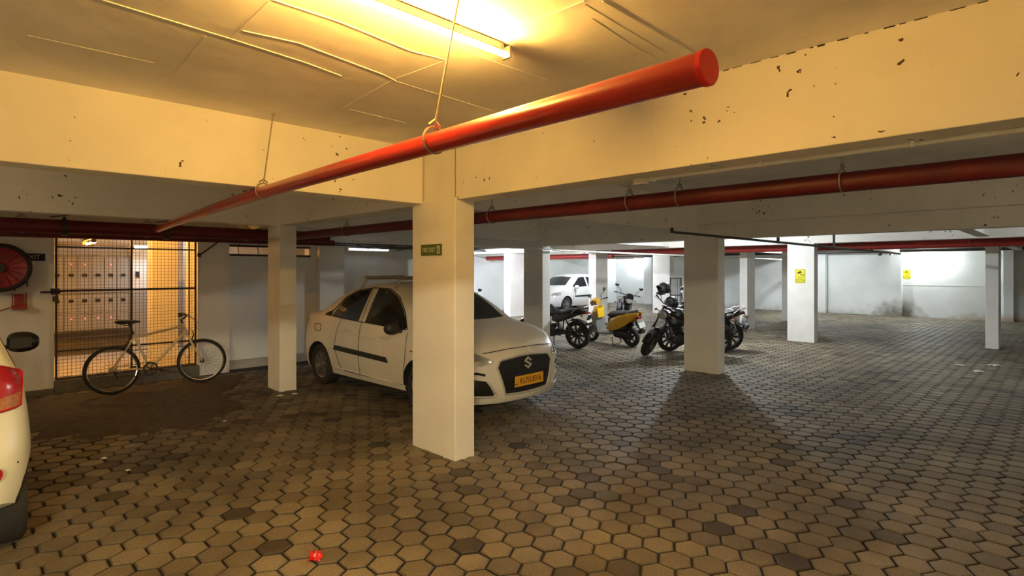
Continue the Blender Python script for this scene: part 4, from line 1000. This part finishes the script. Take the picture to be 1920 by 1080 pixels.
def motorcycle(name, label, loc, rz, steer=0, lean=-8, wb=1.32, tank=None, plate='white', guard=True, tail='low', body=None, rim=None, plate_text=None, cowl=False):
    t = thing(name, label, 'motorcycle', loc, rz, None, R(lean))
    Rw = .305; xf, xr = wb / 2, -wb / 2; tank = tank or M['gblack']; body = body or M['black']
    ax = Vector((-math.sin(R(26)), 0, math.cos(R(26)))); hp = Vector((xf - .335, 0, .92))
    rot = Matrix.Translation(hp) @ Matrix.Rotation(R(steer), 4, ax) @ Matrix.Translation(-hp)
    T = lambda p: rot @ p
    moto_wheel(t, xf, Rw, .10, 10, T, rim); moto_wheel(t, xr, Rw, .125, 10, None, rim, disc=False)
    b = MB(); b.T = T
    for s in (-1, 1):
        top = hp + ax * .06 + Vector((.045, s * .095, 0)); bot = Vector((xf, s * .095, Rw)); mid = bot.lerp(top, .48)
        b.tube([bot, mid], .027, 10).tube([mid, top], .019, 10)
    b.obox(hp + ax * .05 + Vector((.02, 0, 0)), .12, .25, .03, (1, 0, .4)).obox(hp - ax * .14 + Vector((.02, 0, 0)), .12, .25, .035, (1, 0, .4))
    obj('fork', b, M['engine'], t)
    b = MB(); b.T = T; rows = []
    for k in range(13):
        a = R(20 + 130 * k / 12); rows.append([(xf + (Rw + .028) * math.cos(a), y, Rw + (Rw + .028 - .025 * abs(y / .065) ** 2) * math.sin(a)) for y in (-.068, -.05, 0, .05, .068)])
    b.grid(rows); o = obj('front_mudguard', b, tank, t); sm = o.modifiers.new('s', 'SOLIDIFY'); sm.thickness = .005
    b = MB(); b.T = T; hz = hp.z - .015; hx = hp.x + .19
    b.lathe([(.0, -.10), (.05, -.095), (.085, -.05), (.095, .0), (.095, .03)], (hx, 0, hz), (1, 0, -.1), 20)
    hl = obj('headlamp', b, body, t)
    b = MB(); b.T = T; b.lathe([(.09, .028), (.07, .048), (0, .06)], (hx, 0, hz), (1, 0, -.1), 20); obj('headlamp_lens', b, M['lens'], hl)
    if cowl:
        b = MB(); b.T = T; b.loft([ring_xz(hx - .08, hz + .07, .10, .12), ring_xz(hx + .02, hz + .08, .115, .11), ring_xz(hx + .07, hz + .11, .08, .06)]); obj('cowl', b, tank, t)
    b = MB(); b.T = T; bz = hp.z + .10; bx = hp.x + .02
    b.tube([(bx - .13, .36, bz + .03), (bx - .05, .27, bz + .04), (bx + .02, .10, bz + .02), (bx + .02, -.10, bz + .02), (bx - .05, -.27, bz + .04), (bx - .13, -.36, bz + .03)], .012, 8)
    b.lathe([(.035, 0), (.04, .04), (.0, .045)], (bx + .08, .05, bz - .01), (-.3, 0, 1), 14).lathe([(.035, 0), (.04, .04), (.0, .045)], (bx + .08, -.05, bz - .01), (-.3, 0, 1), 14)
    hb = obj('handlebar', b, M['dsteel'], t)
    for s in (-1, 1):
        b = MB(); b.T = T
        b.tube([(bx - .13, s * .36, bz + .03), (bx - .075, s * .295, bz + .038)], .018, 8); obj('grip', b, M['rubber'], hb)
        b = MB(); b.T = T
        b.tube([(bx - .03, s * .24, bz + .04), (bx + .0, s * .28, bz + .035), (bx - .06, s * .37, bz + .03)], .006, 6); obj('lever', b, M['alloy'], hb)
        b = MB(); b.T = T
        b.tube([(hx - .06, s * .07, hz), (hx - .06, s * .17, hz)], .009, 6).ell((hx - .055, s * .19, hz), .04, .025, .025, 10, 6); obj('indicator', b, M['amber'], t)
    mirrors(t, T, bx - .03, bz + .04, .27, .17, M['dsteel'], M['gblack'])
    # frame
    b = MB()
    b.tube([hp - ax * .03, hp - ax * .10 + Vector((-.03, 0, 0)), (.22, 0, .42), (.18, 0, .27), (-.22, 0, .27)], .022, 8)
    for s in (-1, 1):
        b.tube([hp - ax * .05, (.0, s * .08, .72), (-.35, s * .10, .70), (-.78, s * .09, .80)], .016, 8)
        b.tube([(-.22, s * .09, .28), (-.27, s * .11, .68)], .016, 8)
    obj('frame', b, M['dsteel'], t)
    obj('swingarm', MB().tube([(-.20, .085, .34), (xr, .085, Rw)], .021, 8).tube([(-.20, -.085, .34), (xr, -.085, Rw)], .021, 8), M['dsteel'], t)
    for s in (-1, 1):
        b = MB(); b.tube([(xr + .06, s * .12, .36), (xr + .20, s * .12, .68)], .014, 8)
        for k in range(7): b.torus((xr + .075 + .017 * k, s * .12, .40 + .036 * k), (.4, 0, .9), .028, .006, 12, 5)
        obj('shock_absorber', b, M['dsteel'], t)
    # engine
    b = MB(); b.lathe([(.05, -.15), (.13, -.14), (.14, -.05), (.14, .05), (.13, .14), (.05, .15)], (-.06, 0, .38), (0, 1, 0), 20)
    b.lathe([(.04, -.14), (.10, -.13), (.11, .13), (.04, .14)], (.10, 0, .36), (0, 1, 0), 18)
    obj('engine', b, M['engine'], t)
    b = MB()
    for k in range(8): b.obox((.10 + .010 * k, 0, .47 + .026 * k), .19 - .006 * k, .20, .010, (1, 0, -.35), (0, 1, 0), (.35, 0, 1))
    b.obox((.14, 0, .58), .12, .12, .24, (1, 0, -.35), (0, 1, 0), (.35, 0, 1))
    obj('cylinder', b, M['engine'], t)
    obj('exhaust', MB().tube([(.23, -.04, .62), (.31, -.07, .52), (.28, -.10, .34), (.12, -.14, .25), (-.2, -.15, .26), (-.35, -.16, .30)], .019, 8).tube([(-.30, -.165, .29), (-.42, -.17, .32), (-.85, -.18, .42)], [.028, .045, .040], 12), M['engine'], t)
    obj('chain_guard', MB().obox((-.42, .10, .39), .46, .03, .06, (1, 0, .05)), body, t)
    # tank, seat, side panels, tail
    obj('fuel_tank', MB().loft([ring_xz(.30, .82, .06, .06), ring_xz(.26, .84, .105, .10), ring_xz(.14, .865, .135, .115), ring_xz(0, .85, .125, .105), ring_xz(-.12, .80, .085, .075), ring_xz(-.17, .775, .06, .05)]), tank, t)
    for s in (-1, 1): obj('tank_shroud', MB().loft([ring_xz(.33, .72, .015, .06, s * .13), ring_xz(.24, .74, .03, .10, s * .145), ring_xz(.06, .70, .03, .06, s * .13), ring_xz(-.04, .69, .012, .03, s * .115)]), tank, t)
    obj('seat', MB().loft([ring_xz(-.10, .775, .07, .035), ring_xz(-.2, .785, .115, .045), ring_xz(-.42, .80, .13, .05), ring_xz(-.52, .835, .12, .05), ring_xz(-.76, .86, .095, .045), ring_xz(-.82, .865, .06, .03)]), M['seat'], t)
    for s in (-1, 1): obj('side_panel', MB().loft([ring_xz(-.10, .66, .012, .05, s * .115), ring_xz(-.25, .66, .02, .09, s * .125), ring_xz(-.55, .73, .02, .06, s * .115), ring_xz(-.80, .80, .012, .03, s * .07)]), body, t)
    tl = obj('tail', MB().loft([ring_xz(-.62, .76, .10, .04), ring_xz(-.82, .80, .085, .045), ring_xz(-.93, .83, .055, .03)]), body, t)
    obj('tail_lamp', MB().loft([ring_xz(-.90, .80, .055, .03), ring_xz(-.955, .805, .045, .022)]), M['redlens'], tl)
    gr = MB()
    gr.tube([(-.62, .12, .80), (-.75, .13, .90), (-.92, .10, .93), (-.95, 0, .935), (-.92, -.10, .93), (-.75, -.13, .90), (-.62, -.12, .80)], .011, 8)
    obj('grab_rail', gr, M['alloy'], t)
    rows = []
    for k in range(11):
        a = R(60 + 105 * k / 10); rows.append([(xr + (Rw + .05) * math.cos(a), y, Rw + (Rw + .05 - .02 * abs(y / .075) ** 2) * math.sin(a)) for y in (-.078, -.05, 0, .05, .078)])
    o = obj('rear_mudguard', MB().grid(rows), body, t); sm = o.modifiers.new('s', 'SOLIDIFY'); sm.thickness = .006
    obj('plate_bracket', MB().obox((-.96, 0, .62), .012, .15, .30, (1, 0, .35), (0, 1, 0), (-.35, 0, 1)).obox((-1.02, 0, .50), .02, .16, .10, (1, 0, .5), (0, 1, 0), (-.5, 0, 1)), M['black'], t)
    n = Vector((-1, 0, .36)).normalized(); up = Vector((.36, 0, 1)).normalized()
    p = obj('number_plate', MB().obox(Vector((-.965, 0, .64)) + n * .012, .005, .20, .10, n, (0, 1, 0), Vector(n).cross((0, 1, 0))), M['plate_w'] if plate == 'white' else M['plate_y'], t)
    if plate_text: text('lettering', plate_text, .055, M['ink'], Vector((-.965, 0, .64)) + n * .0155, (0, -1, 0), Vector((0, -1, 0)).cross(n) * -1, p, sx=.9)
    for s in (-1, 1): obj('indicator', MB().tube([(-.88, s * .06, .76), (-.90, s * .14, .76)], .008, 6).ell((-.905, s * .165, .76), .035, .025, .022, 10, 6), M['amber'], t)
    if guard:
        b = MB()
        for s in (-1, 1): b.tube([(.26, s * .05, .60), (.30, s * .20, .58), (.31, s * .27, .48), (.30, s * .26, .36), (.24, s * .14, .28), (.20, s * .03, .28)], .013, 8)
        obj('crash_guard', b, M['dsteel'], t)
    for s in (-1, 1): obj('foot_peg', MB().tube([(-.16, s * .10, .30), (-.16, s * .24, .30)], .013, 8), M['rubber'], t)
    obj('side_stand', MB().tube([(-.10, .10, .28), (-.16, .20, .14), (-.20, .27, .03)], .012, 8), M['dsteel'], t)
    obj('saree_guard', MB().tube([(-.52, .17, .62), (-.60, .19, .36), (-.85, .19, .36), (-.84, .17, .66)], .008, 6).tube([(-.60, .19, .48), (-.85, .19, .48)], .006, 6), M['dsteel'], t)
    return t
def scooter(name, label, loc, rz, steer=0, lean=-9):
    t = thing(name, label, 'scooter', loc, rz, None, R(lean))
    Rw = .225; wb = 1.22; xf, xr = wb / 2, -wb / 2
    ax = Vector((-math.sin(R(26)), 0, math.cos(R(26)))); hp = Vector((xf - .30, 0, .86))
    rot = Matrix.Translation(hp) @ Matrix.Rotation(R(steer), 4, ax) @ Matrix.Translation(-hp); T = lambda p: rot @ p
    moto_wheel(t, xf, Rw, .095, 5, T, M['alloy'], disc=False); moto_wheel(t, xr, Rw, .10, 5, None, M['dsteel'], disc=False)
    b = MB(); b.T = T
    for s in (-1, 1): b.tube([(xf, s * .075, Rw), (xf - .10, s * .075, .46)], .02, 8)
    obj('fork', b, M['dsteel'], t)
    b = MB(); b.T = T; rows = []
    for k in range(13):
        a = R(15 + 140 * k / 12); rows.append([(xf + (Rw + .035) * math.cos(a), y, Rw + (Rw + .045 - .05 * abs(y / .085) ** 2) * math.sin(a)) for y in (-.085, -.06, 0, .06, .085)])
    b.grid(rows); o = obj('front_mudguard', b, M['yellow'], t); sm = o.modifiers.new('s', 'SOLIDIFY'); sm.thickness = .006
    # apron: curved shield, yellow outside, black inside
    def shield(off, sc):
        rows = []
        for k in range(9):
            f = k / 8; z = .30 + .58 * f; hw = (.15 + .09 * math.sin(math.pi * min(1, f * .9 + .05))) * sc; xc = .40 - .17 * f
            rows.append([(xc + off + .09 * (1 - (j / 4) ** 2), hw * j / 4, z) for j in range(-4, 5)])
        return rows
    o = obj('apron', MB().grid(shield(.03, 1)), M['yellow'], t); sm = o.modifiers.new('s', 'SOLIDIFY'); sm.thickness = .012
    obj('inner_shield', MB().loft([ring_xz(.26, .46, .15, .20), ring_xz(.36, .52, .20, .26), ring_xz(.40, .54, .18, .24)]), M['grey'], t)
    obj('legshield_panel', MB().prism([(-.10, .62), (.10, .62), (.12, .84), (-.12, .84)], (.205, 0, 0), (0, 1, 0), (.0, 0, 1), .05), M['yellowb'], t)
    obj('floorboard', MB().loft([ring_xz(.40, .30, .15, .035), ring_xz(.1, .27, .16, .035), ring_xz(-.12, .28, .14, .04)]), M['grey'], t)
    b = MB(); b.T = T
    b.loft([ring_xz(hp.x - .06, hp.z + .12, .10, .06), ring_xz(hp.x + .03, hp.z + .13, .13, .085), ring_xz(hp.x + .12, hp.z + .11, .095, .06)]); hc = obj('handlebar_cowl', b, M['yellow'], t)
    b = MB(); b.T = T; b.ell((hp.x + .115, 0, hp.z + .11), .03, .08, .05, 14, 8); obj('headlamp', b, M['lens'], hc)
    b = MB(); b.T = T
    b.tube([(hp.x - .10, .34, hp.z + .13), (hp.x - .02, .22, hp.z + .13), (hp.x, -.0, hp.z + .11), (hp.x - .02, -.22, hp.z + .13), (hp.x - .10, -.34, hp.z + .13)], .013, 8)
    hb = obj('handlebar', b, M['dsteel'], t)
    for s in (-1, 1):
        b = MB(); b.T = T; b.tube([(hp.x - .10, s * .34, hp.z + .13), (hp.x - .04, s * .25, hp.z + .13)], .018, 8); obj('grip', b, M['rubber'], hb)
        b = MB(); b.T = T; b.tube([(hp.x + .02, s * .24, hp.z + .13), (hp.x + .01, s * .36, hp.z + .13)], .006, 6); obj('lever', b, M['alloy'], hb)
    mirrors(t, T, hp.x - .03, hp.z + .14, .24, .17, M['dsteel'], M['gblack'])
    for s in (-1, 1):
        rows = []
        for (x, z, hz, yy) in ((-.06, .42, .05, .13), (-.20, .50, .14, .155), (-.42, .57, .15, .165), (-.64, .65, .12, .15), (-.82, .73, .07, .11), (-.92, .77, .03, .07)):
            rows.append(ring_xz(x, z, .03, hz, s * yy))
        obj('side_panel', MB().loft(rows), M['yellow'], t)
        obj('lower_panel', MB().loft([ring_xz(-.10, .40, .02, .06, s * .13), ring_xz(-.35, .42, .025, .07, s * .145), ring_xz(-.60, .48, .02, .05, s * .13)]), M['black'], t)
    obj('body_core', MB().loft([ring_xz(-.08, .52, .12, .16), ring_xz(-.3, .58, .14, .14), ring_xz(-.7, .70, .11, .06), ring_xz(-.88, .74, .06, .03)]), M['black'], t)
    obj('seat', MB().loft([ring_xz(-.05, .70, .08, .04), ring_xz(-.14, .725, .125, .055), ring_xz(-.45, .745, .14, .055), ring_xz(-.7, .785, .115, .045), ring_xz(-.82, .80, .07, .025)]), M['seat'], t)
    obj('grab_rail', MB().tube([(-.62, .12, .77), (-.80, .12, .84), (-.92, .06, .86), (-.92, -.06, .86), (-.80, -.12, .84), (-.62, -.12, .77)], .013, 8), M['alloy'], t)
    obj('engine', MB().loft([ring_xz(-.2, .29, .07, .09, .05), ring_xz(-.45, .28, .08, .10, .08), ring_xz(xr - .06, .25, .06, .08, .10)]), M['engine'], t)
    obj('exhaust', MB().tube([(-.2, -.10, .28), (-.4, -.15, .25), (-.52, -.16, .27), (-.85, -.17, .33)], [.018, .02, .05, .045], 12), M['dsteel'], t)
    obj('rear_mudguard', MB().loft([ring_xz(-.80, .56, .05, .05), ring_xz(-.90, .46, .06, .05), ring_xz(-.95, .36, .05, .03)]), M['black'], t)
    obj('tail_lamp', MB().loft([ring_xz(-.85, .68, .08, .045), ring_xz(-.92, .68, .06, .03)]), M['redlens'], t)
    n = Vector((-1, 0, .3)).normalized()
    obj('number_plate', MB().obox((-.945, 0, .52), .006, .20, .12, n, (0, 1, 0), n.cross(Vector((0, 1, 0)))), M['plate_w'], t)
    obj('centre_stand', MB().tube([(-.15, .12, .2), (-.22, .17, .03), (-.22, -.10, .03), (-.15, -.12, .2)], .012, 8), M['dsteel'], t)
    return t
HD = lambda dx, dy: math.atan2(dy, dx)
motorcycle('motorcycle', 'black motorcycle with a white tail standing behind the shaded column', (10.08, 5.42, 0), HD(-.74, .70), steer=54, guard=True, rim=M['dsteel'], tank=M['gblack'])
motorcycle('motorcycle', 'dark motorcycle wedged just behind the one with the helmets', (11.05, 5.55, 0), HD(-.80, .60), steer=10, guard=False)
motorcycle('motorcycle', 'black motorcycle with a white plate beside the shaded column at the bonnet', (9.42, 8.22, 0), HD(-.12, 1), steer=12, guard=False, plate_text='UF', rim=M['dsteel'])
motorcycle('motorcycle', 'dark motorcycle with two tall mirrors standing behind the yellow scooter', (13.0, 8.85, 0), HD(-.75, -.66), steer=8, guard=True, cowl=True)
motorcycle('motorcycle', 'motorcycle behind the sedan windscreen showing only a mirror', (9.16, 11.3, 0), HD(-.5, -1), steer=6, guard=False)
scooter('scooter', 'yellow scooter with a bright yellow legshield beside the black motorcycles', (10.62, 7.50, 0), HD(.10, 1), steer=10)

def helmet(label, loc, rz):
    t = thing('helmet', label, 'helmet', loc, rz)
    b = MB(); n, m = 20, 14; rows = []
    for i in range(m + 1):
        p = math.pi * .02 + math.pi * .74 * i / m
        rows.append([(.135 * math.sin(p) * math.cos(2 * math.pi * j / n) + (.015 if math.cos(2 * math.pi * j / n) > 0 else 0) * (i / m), .12 * math.sin(p) * math.sin(2 * math.pi * j / n), .135 * math.cos(p) - (.045 * max(0, math.cos(2 * math.pi * j / n)) * (i / m) ** 3)) for j in range(n)])
    b.loft(rows); obj('shell', b, M['helmet'], t)
    rows = []
    for i in range(5):
        z = -.045 + .085 * i / 4
        rows.append([((.141 * math.sqrt(max(0, 1 - (z / .14) ** 2)) + .012) * math.cos(a), (.126 * math.sqrt(max(0, 1 - (z / .14) ** 2)) + .004) * math.sin(a), z + .005) for a in [R(-62 + 124 * k / 12) for k in range(13)]])
    obj('visor', MB().grid(rows), M['visor'], t)
    obj('chin_bar', MB().tube([(.10 * math.cos(a) + .045, .118 * math.sin(a), -.095) for a in [R(-80 + 160 * k / 10) for k in range(11)]], .026, 8), M['helmet'], t)
    return t
helmet('black full-face helmet perched highest on the motorcycle mirror', (10.06, 5.80, 1.335), HD(-.9, .5))
helmet('black helmet resting lower on the motorcycle tank', (10.06, 5.64, 1.05), HD(-.7, .7))

# ---- bicycle
t = thing('bicycle', 'pale cream mountain bicycle leaning in front of the mesh gate', 'bicycle', (1.965, 9.19, 0.009), R(2.5), None, R(-6))
Rw = .33; xr, xf = -.56, .56
def bike_wheel(x, name, T=None, ym=None):
    b = MB(); b.T = T; b.torus((x, 0, Rw), (0, 1, 0), Rw - .024, .024, 44, 10); w = obj(name, b, M['rubber'], t)
    b = MB(); b.T = T; b.lathe([(Rw - .052, -.012), (Rw - .040, -.016), (Rw - .040, .016), (Rw - .052, .012), (Rw - .052, -.012)], (x, 0, Rw), (0, 1, 0), 44); obj('rim', b, M['chrome'] if x < 0 else M['alloy'], w)
    b = MB(); b.T = T
    for k in range(32):
        a = 2 * math.pi * k / 32; e = .5 * (1 if k % 2 else -1); s = 1 if k % 4 < 2 else -1
        b.tube([(x + .022 * math.cos(a + e), s * .025, Rw + .022 * math.sin(a + e)), (x + (Rw - .05) * math.cos(a), 0, Rw + (Rw - .05) * math.sin(a))], .0013, 4)
    obj('spokes', b, M['steel'], w)
    b = MB(); b.T = T; b.lathe([(.022, -.035), (.03, -.03), (.018, -.02), (.018, .02), (.03, .03), (.022, .035)], (x, 0, Rw), (0, 1, 0), 12).tube([(x, -.06, Rw), (x, .06, Rw)], .006, 6); obj('hub', b, M['dsteel'], w)
    return w
ax = Vector((-math.sin(R(19)), 0, math.cos(R(19)))); fb = Vector((xf - .045, 0, Rw)); ht0 = fb + ax * .45; ht1 = fb + ax * .60
rot = Matrix.Translation(ht0) @ Matrix.Rotation(R(-16), 4, ax) @ Matrix.Translation(-ht0); T = lambda p: rot @ p
bike_wheel(xr, 'rear_wheel'); bike_wheel(xf, 'front_wheel', T)
bb = Vector((-.12, 0, .295)); st = Vector((-.30, 0, .80)); ra = Vector((xr, 0, Rw))
obj('frame', MB().tube([bb, st], .0165, 10).tube([ht1 - ax * .03, st - Vector((0, 0, .045)) + Vector((.02, 0, 0))], .0185, 10).tube([ht0 + ax * .03, bb], .021, 10).tube([ht0 - ax * .01, ht1 + ax * .01], .022, 10)
    .tube([st + Vector((.01, .012, -.03)), ra + Vector((0, .06, 0))], .0095, 8).tube([st + Vector((.01, -.012, -.03)), ra + Vector((0, -.06, 0))], .0095, 8)
    .tube([bb + Vector((-.03, .02, 0)), ra + Vector((0, .06, 0))], .010, 8).tube([bb + Vector((-.03, -.02, 0)), ra + Vector((0, -.06, 0))], .010, 8).tube([bb + Vector((0, -.035, 0)), bb + Vector((0, .035, 0))], .022, 10), M['bike'], t)
b = MB(); b.T = T
for s in (-1, 1): b.tube([Vector((xf, s * .055, Rw)), ht0 + Vector((.055, s * .055, -.13)), ht0 + Vector((.012, s * .05, -.03)), ht0 + Vector((0, s * .03, -.015))], [.011, .015, .015, .014], 8)
obj('fork', b, M['bike'], t)
b = MB(); b.T = T; b.tube([ht1, ht1 + ax * .07, ht1 + ax * .10 + Vector((.07, 0, .01))], .014, 8)
stm = obj('stem', b, M['black'], t)
b = MB(); b.T = T; hh = ht1 + ax * .10 + Vector((.075, 0, .01))
b.tube([hh + Vector((-.09, .30, .03)), hh + Vector((-.02, .14, .045)), hh + Vector((0, .05, 0)), hh + Vector((0, -.05, 0)), hh + Vector((-.02, -.14, .045)), hh + Vector((-.09, -.30, .03))], .0115, 8)
hb = obj('handlebar', b, M['black'], t)
for s in (-1, 1):
    b = MB(); b.T = T; b.tube([hh + Vector((-.09, s * .30, .03)), hh + Vector((-.055, s * .20, .04))], .017, 8); obj('grip', b, M['rubber'], hb)
    b = MB(); b.T = T; b.tube([hh + Vector((-.03, s * .17, .04)), hh + Vector((.03, s * .19, .02)), hh + Vector((.02, s * .27, .01))], .006, 6); obj('brake_lever', b, M['dsteel'], hb)
b = MB(); b.T = T
b.tube([hh + Vector((.03, .19, .02)), hh + Vector((.13, .12, -.06)), hh + Vector((.14, .04, -.2)), ht0 + Vector((.06, 0, .02))], .003, 5)
b.tube([hh + Vector((.03, -.19, .02)), hh + Vector((.15, -.08, -.08)), hh + Vector((.10, .0, -.22)), ht0 + Vector((.02, .02, .08))], .003, 5)
obj('brake_cable', b, M['black'], t)
b = MB(); b.T = T
for s in (-1, 1): b.tube([ht0 + Vector((.055, s * .045, -.12)), ht0 + Vector((.09, s * .05, -.02)), ht0 + Vector((.07, 0, .02))], .007, 6)
obj('front_brake', b, M['black'], t)
obj('rear_brake', MB().tube([(-.42, .05, .60), (-.37, .055, .69), (-.36, 0, .71)], .007, 6).tube([(-.42, -.05, .60), (-.37, -.055, .69), (-.36, 0, .71)], .007, 6), M['black'], t)
obj('seat_post', MB().tube([st - Vector((-.02, 0, .06)), st + Vector((-.055, 0, .155))], .0135, 8), M['black'], t)
sx = st.x - .07; sz = st.z + .17
obj('saddle', MB().loft([ring_xz(sx - .14, sz + .012, .065, .02), ring_xz(sx - .10, sz + .01, .085, .032), ring_xz(sx - .02, sz + .005, .07, .03), ring_xz(sx + .08, sz + .004, .03, .022), ring_xz(sx + .15, sz, .016, .014)]), M['seat'], t)
obj('saddle_rail', MB().tube([(sx - .10, .03, sz - .02), (sx, .025, sz - .045), (sx + .10, .012, sz - .01)], .004, 6).tube([(sx - .10, -.03, sz - .02), (sx, -.025, sz - .045), (sx + .10, -.012, sz - .01)], .004, 6), M['chrome'], t)
cr_ = MB().lathe([(.092, -.048), (.096, -.045), (.092, -.042), (.07, -.043), (.07, -.047), (.092, -.048)], bb, (0, 1, 0), 32)
for k in range(5): cr_.obox(bb + Vector((.045 * math.cos(k * 1.257), -.045, .045 * math.sin(k * 1.257))), .09, .006, .016, (math.cos(k * 1.257), 0, math.sin(k * 1.257)), (0, 1, 0), (-math.sin(k * 1.257), 0, math.cos(k * 1.257)))
cg = obj('chainring', cr_, M['dsteel'], t)
for s, a in ((-1, -.25), (1, math.pi - .25)):
    e = bb + Vector((.165 * math.cos(a), s * .065, .165 * math.sin(a)))
    ck = obj('crank', MB().tube([bb + Vector((0, s * .06, 0)), e], .010, 8), M['dsteel'], t)
    obj('pedal', MB().box(e.x - .045, e.x + .045, e.y + s * .01 - .045 * (s < 0) * 2, e.y + s * .01 + .045 * (s > 0) * 2, e.z - .012, e.z + .012), M['black'], ck)
obj('chain', MB().tube([bb + Vector((0, -.045, .094)), ra + Vector((0, -.045, .038))], .005, 6).tube([bb + Vector((0, -.045, -.094)), ra + Vector((.05, -.045, -.09)), ra + Vector((0, -.045, -.038))], .005, 6), M['dsteel'], t)
obj('cassette', MB().lathe([(.02, -.03), (.045, -.034), (.04, -.04), (.03, -.05), (.0, -.055)], ra, (0, 1, 0), 18), M['steel'], t)
obj('derailleur', MB().tube([ra + Vector((.01, -.055, -.03)), ra + Vector((.045, -.05, -.10)), ra + Vector((.03, -.05, -.14))], .012, 6), M['dsteel'], t)
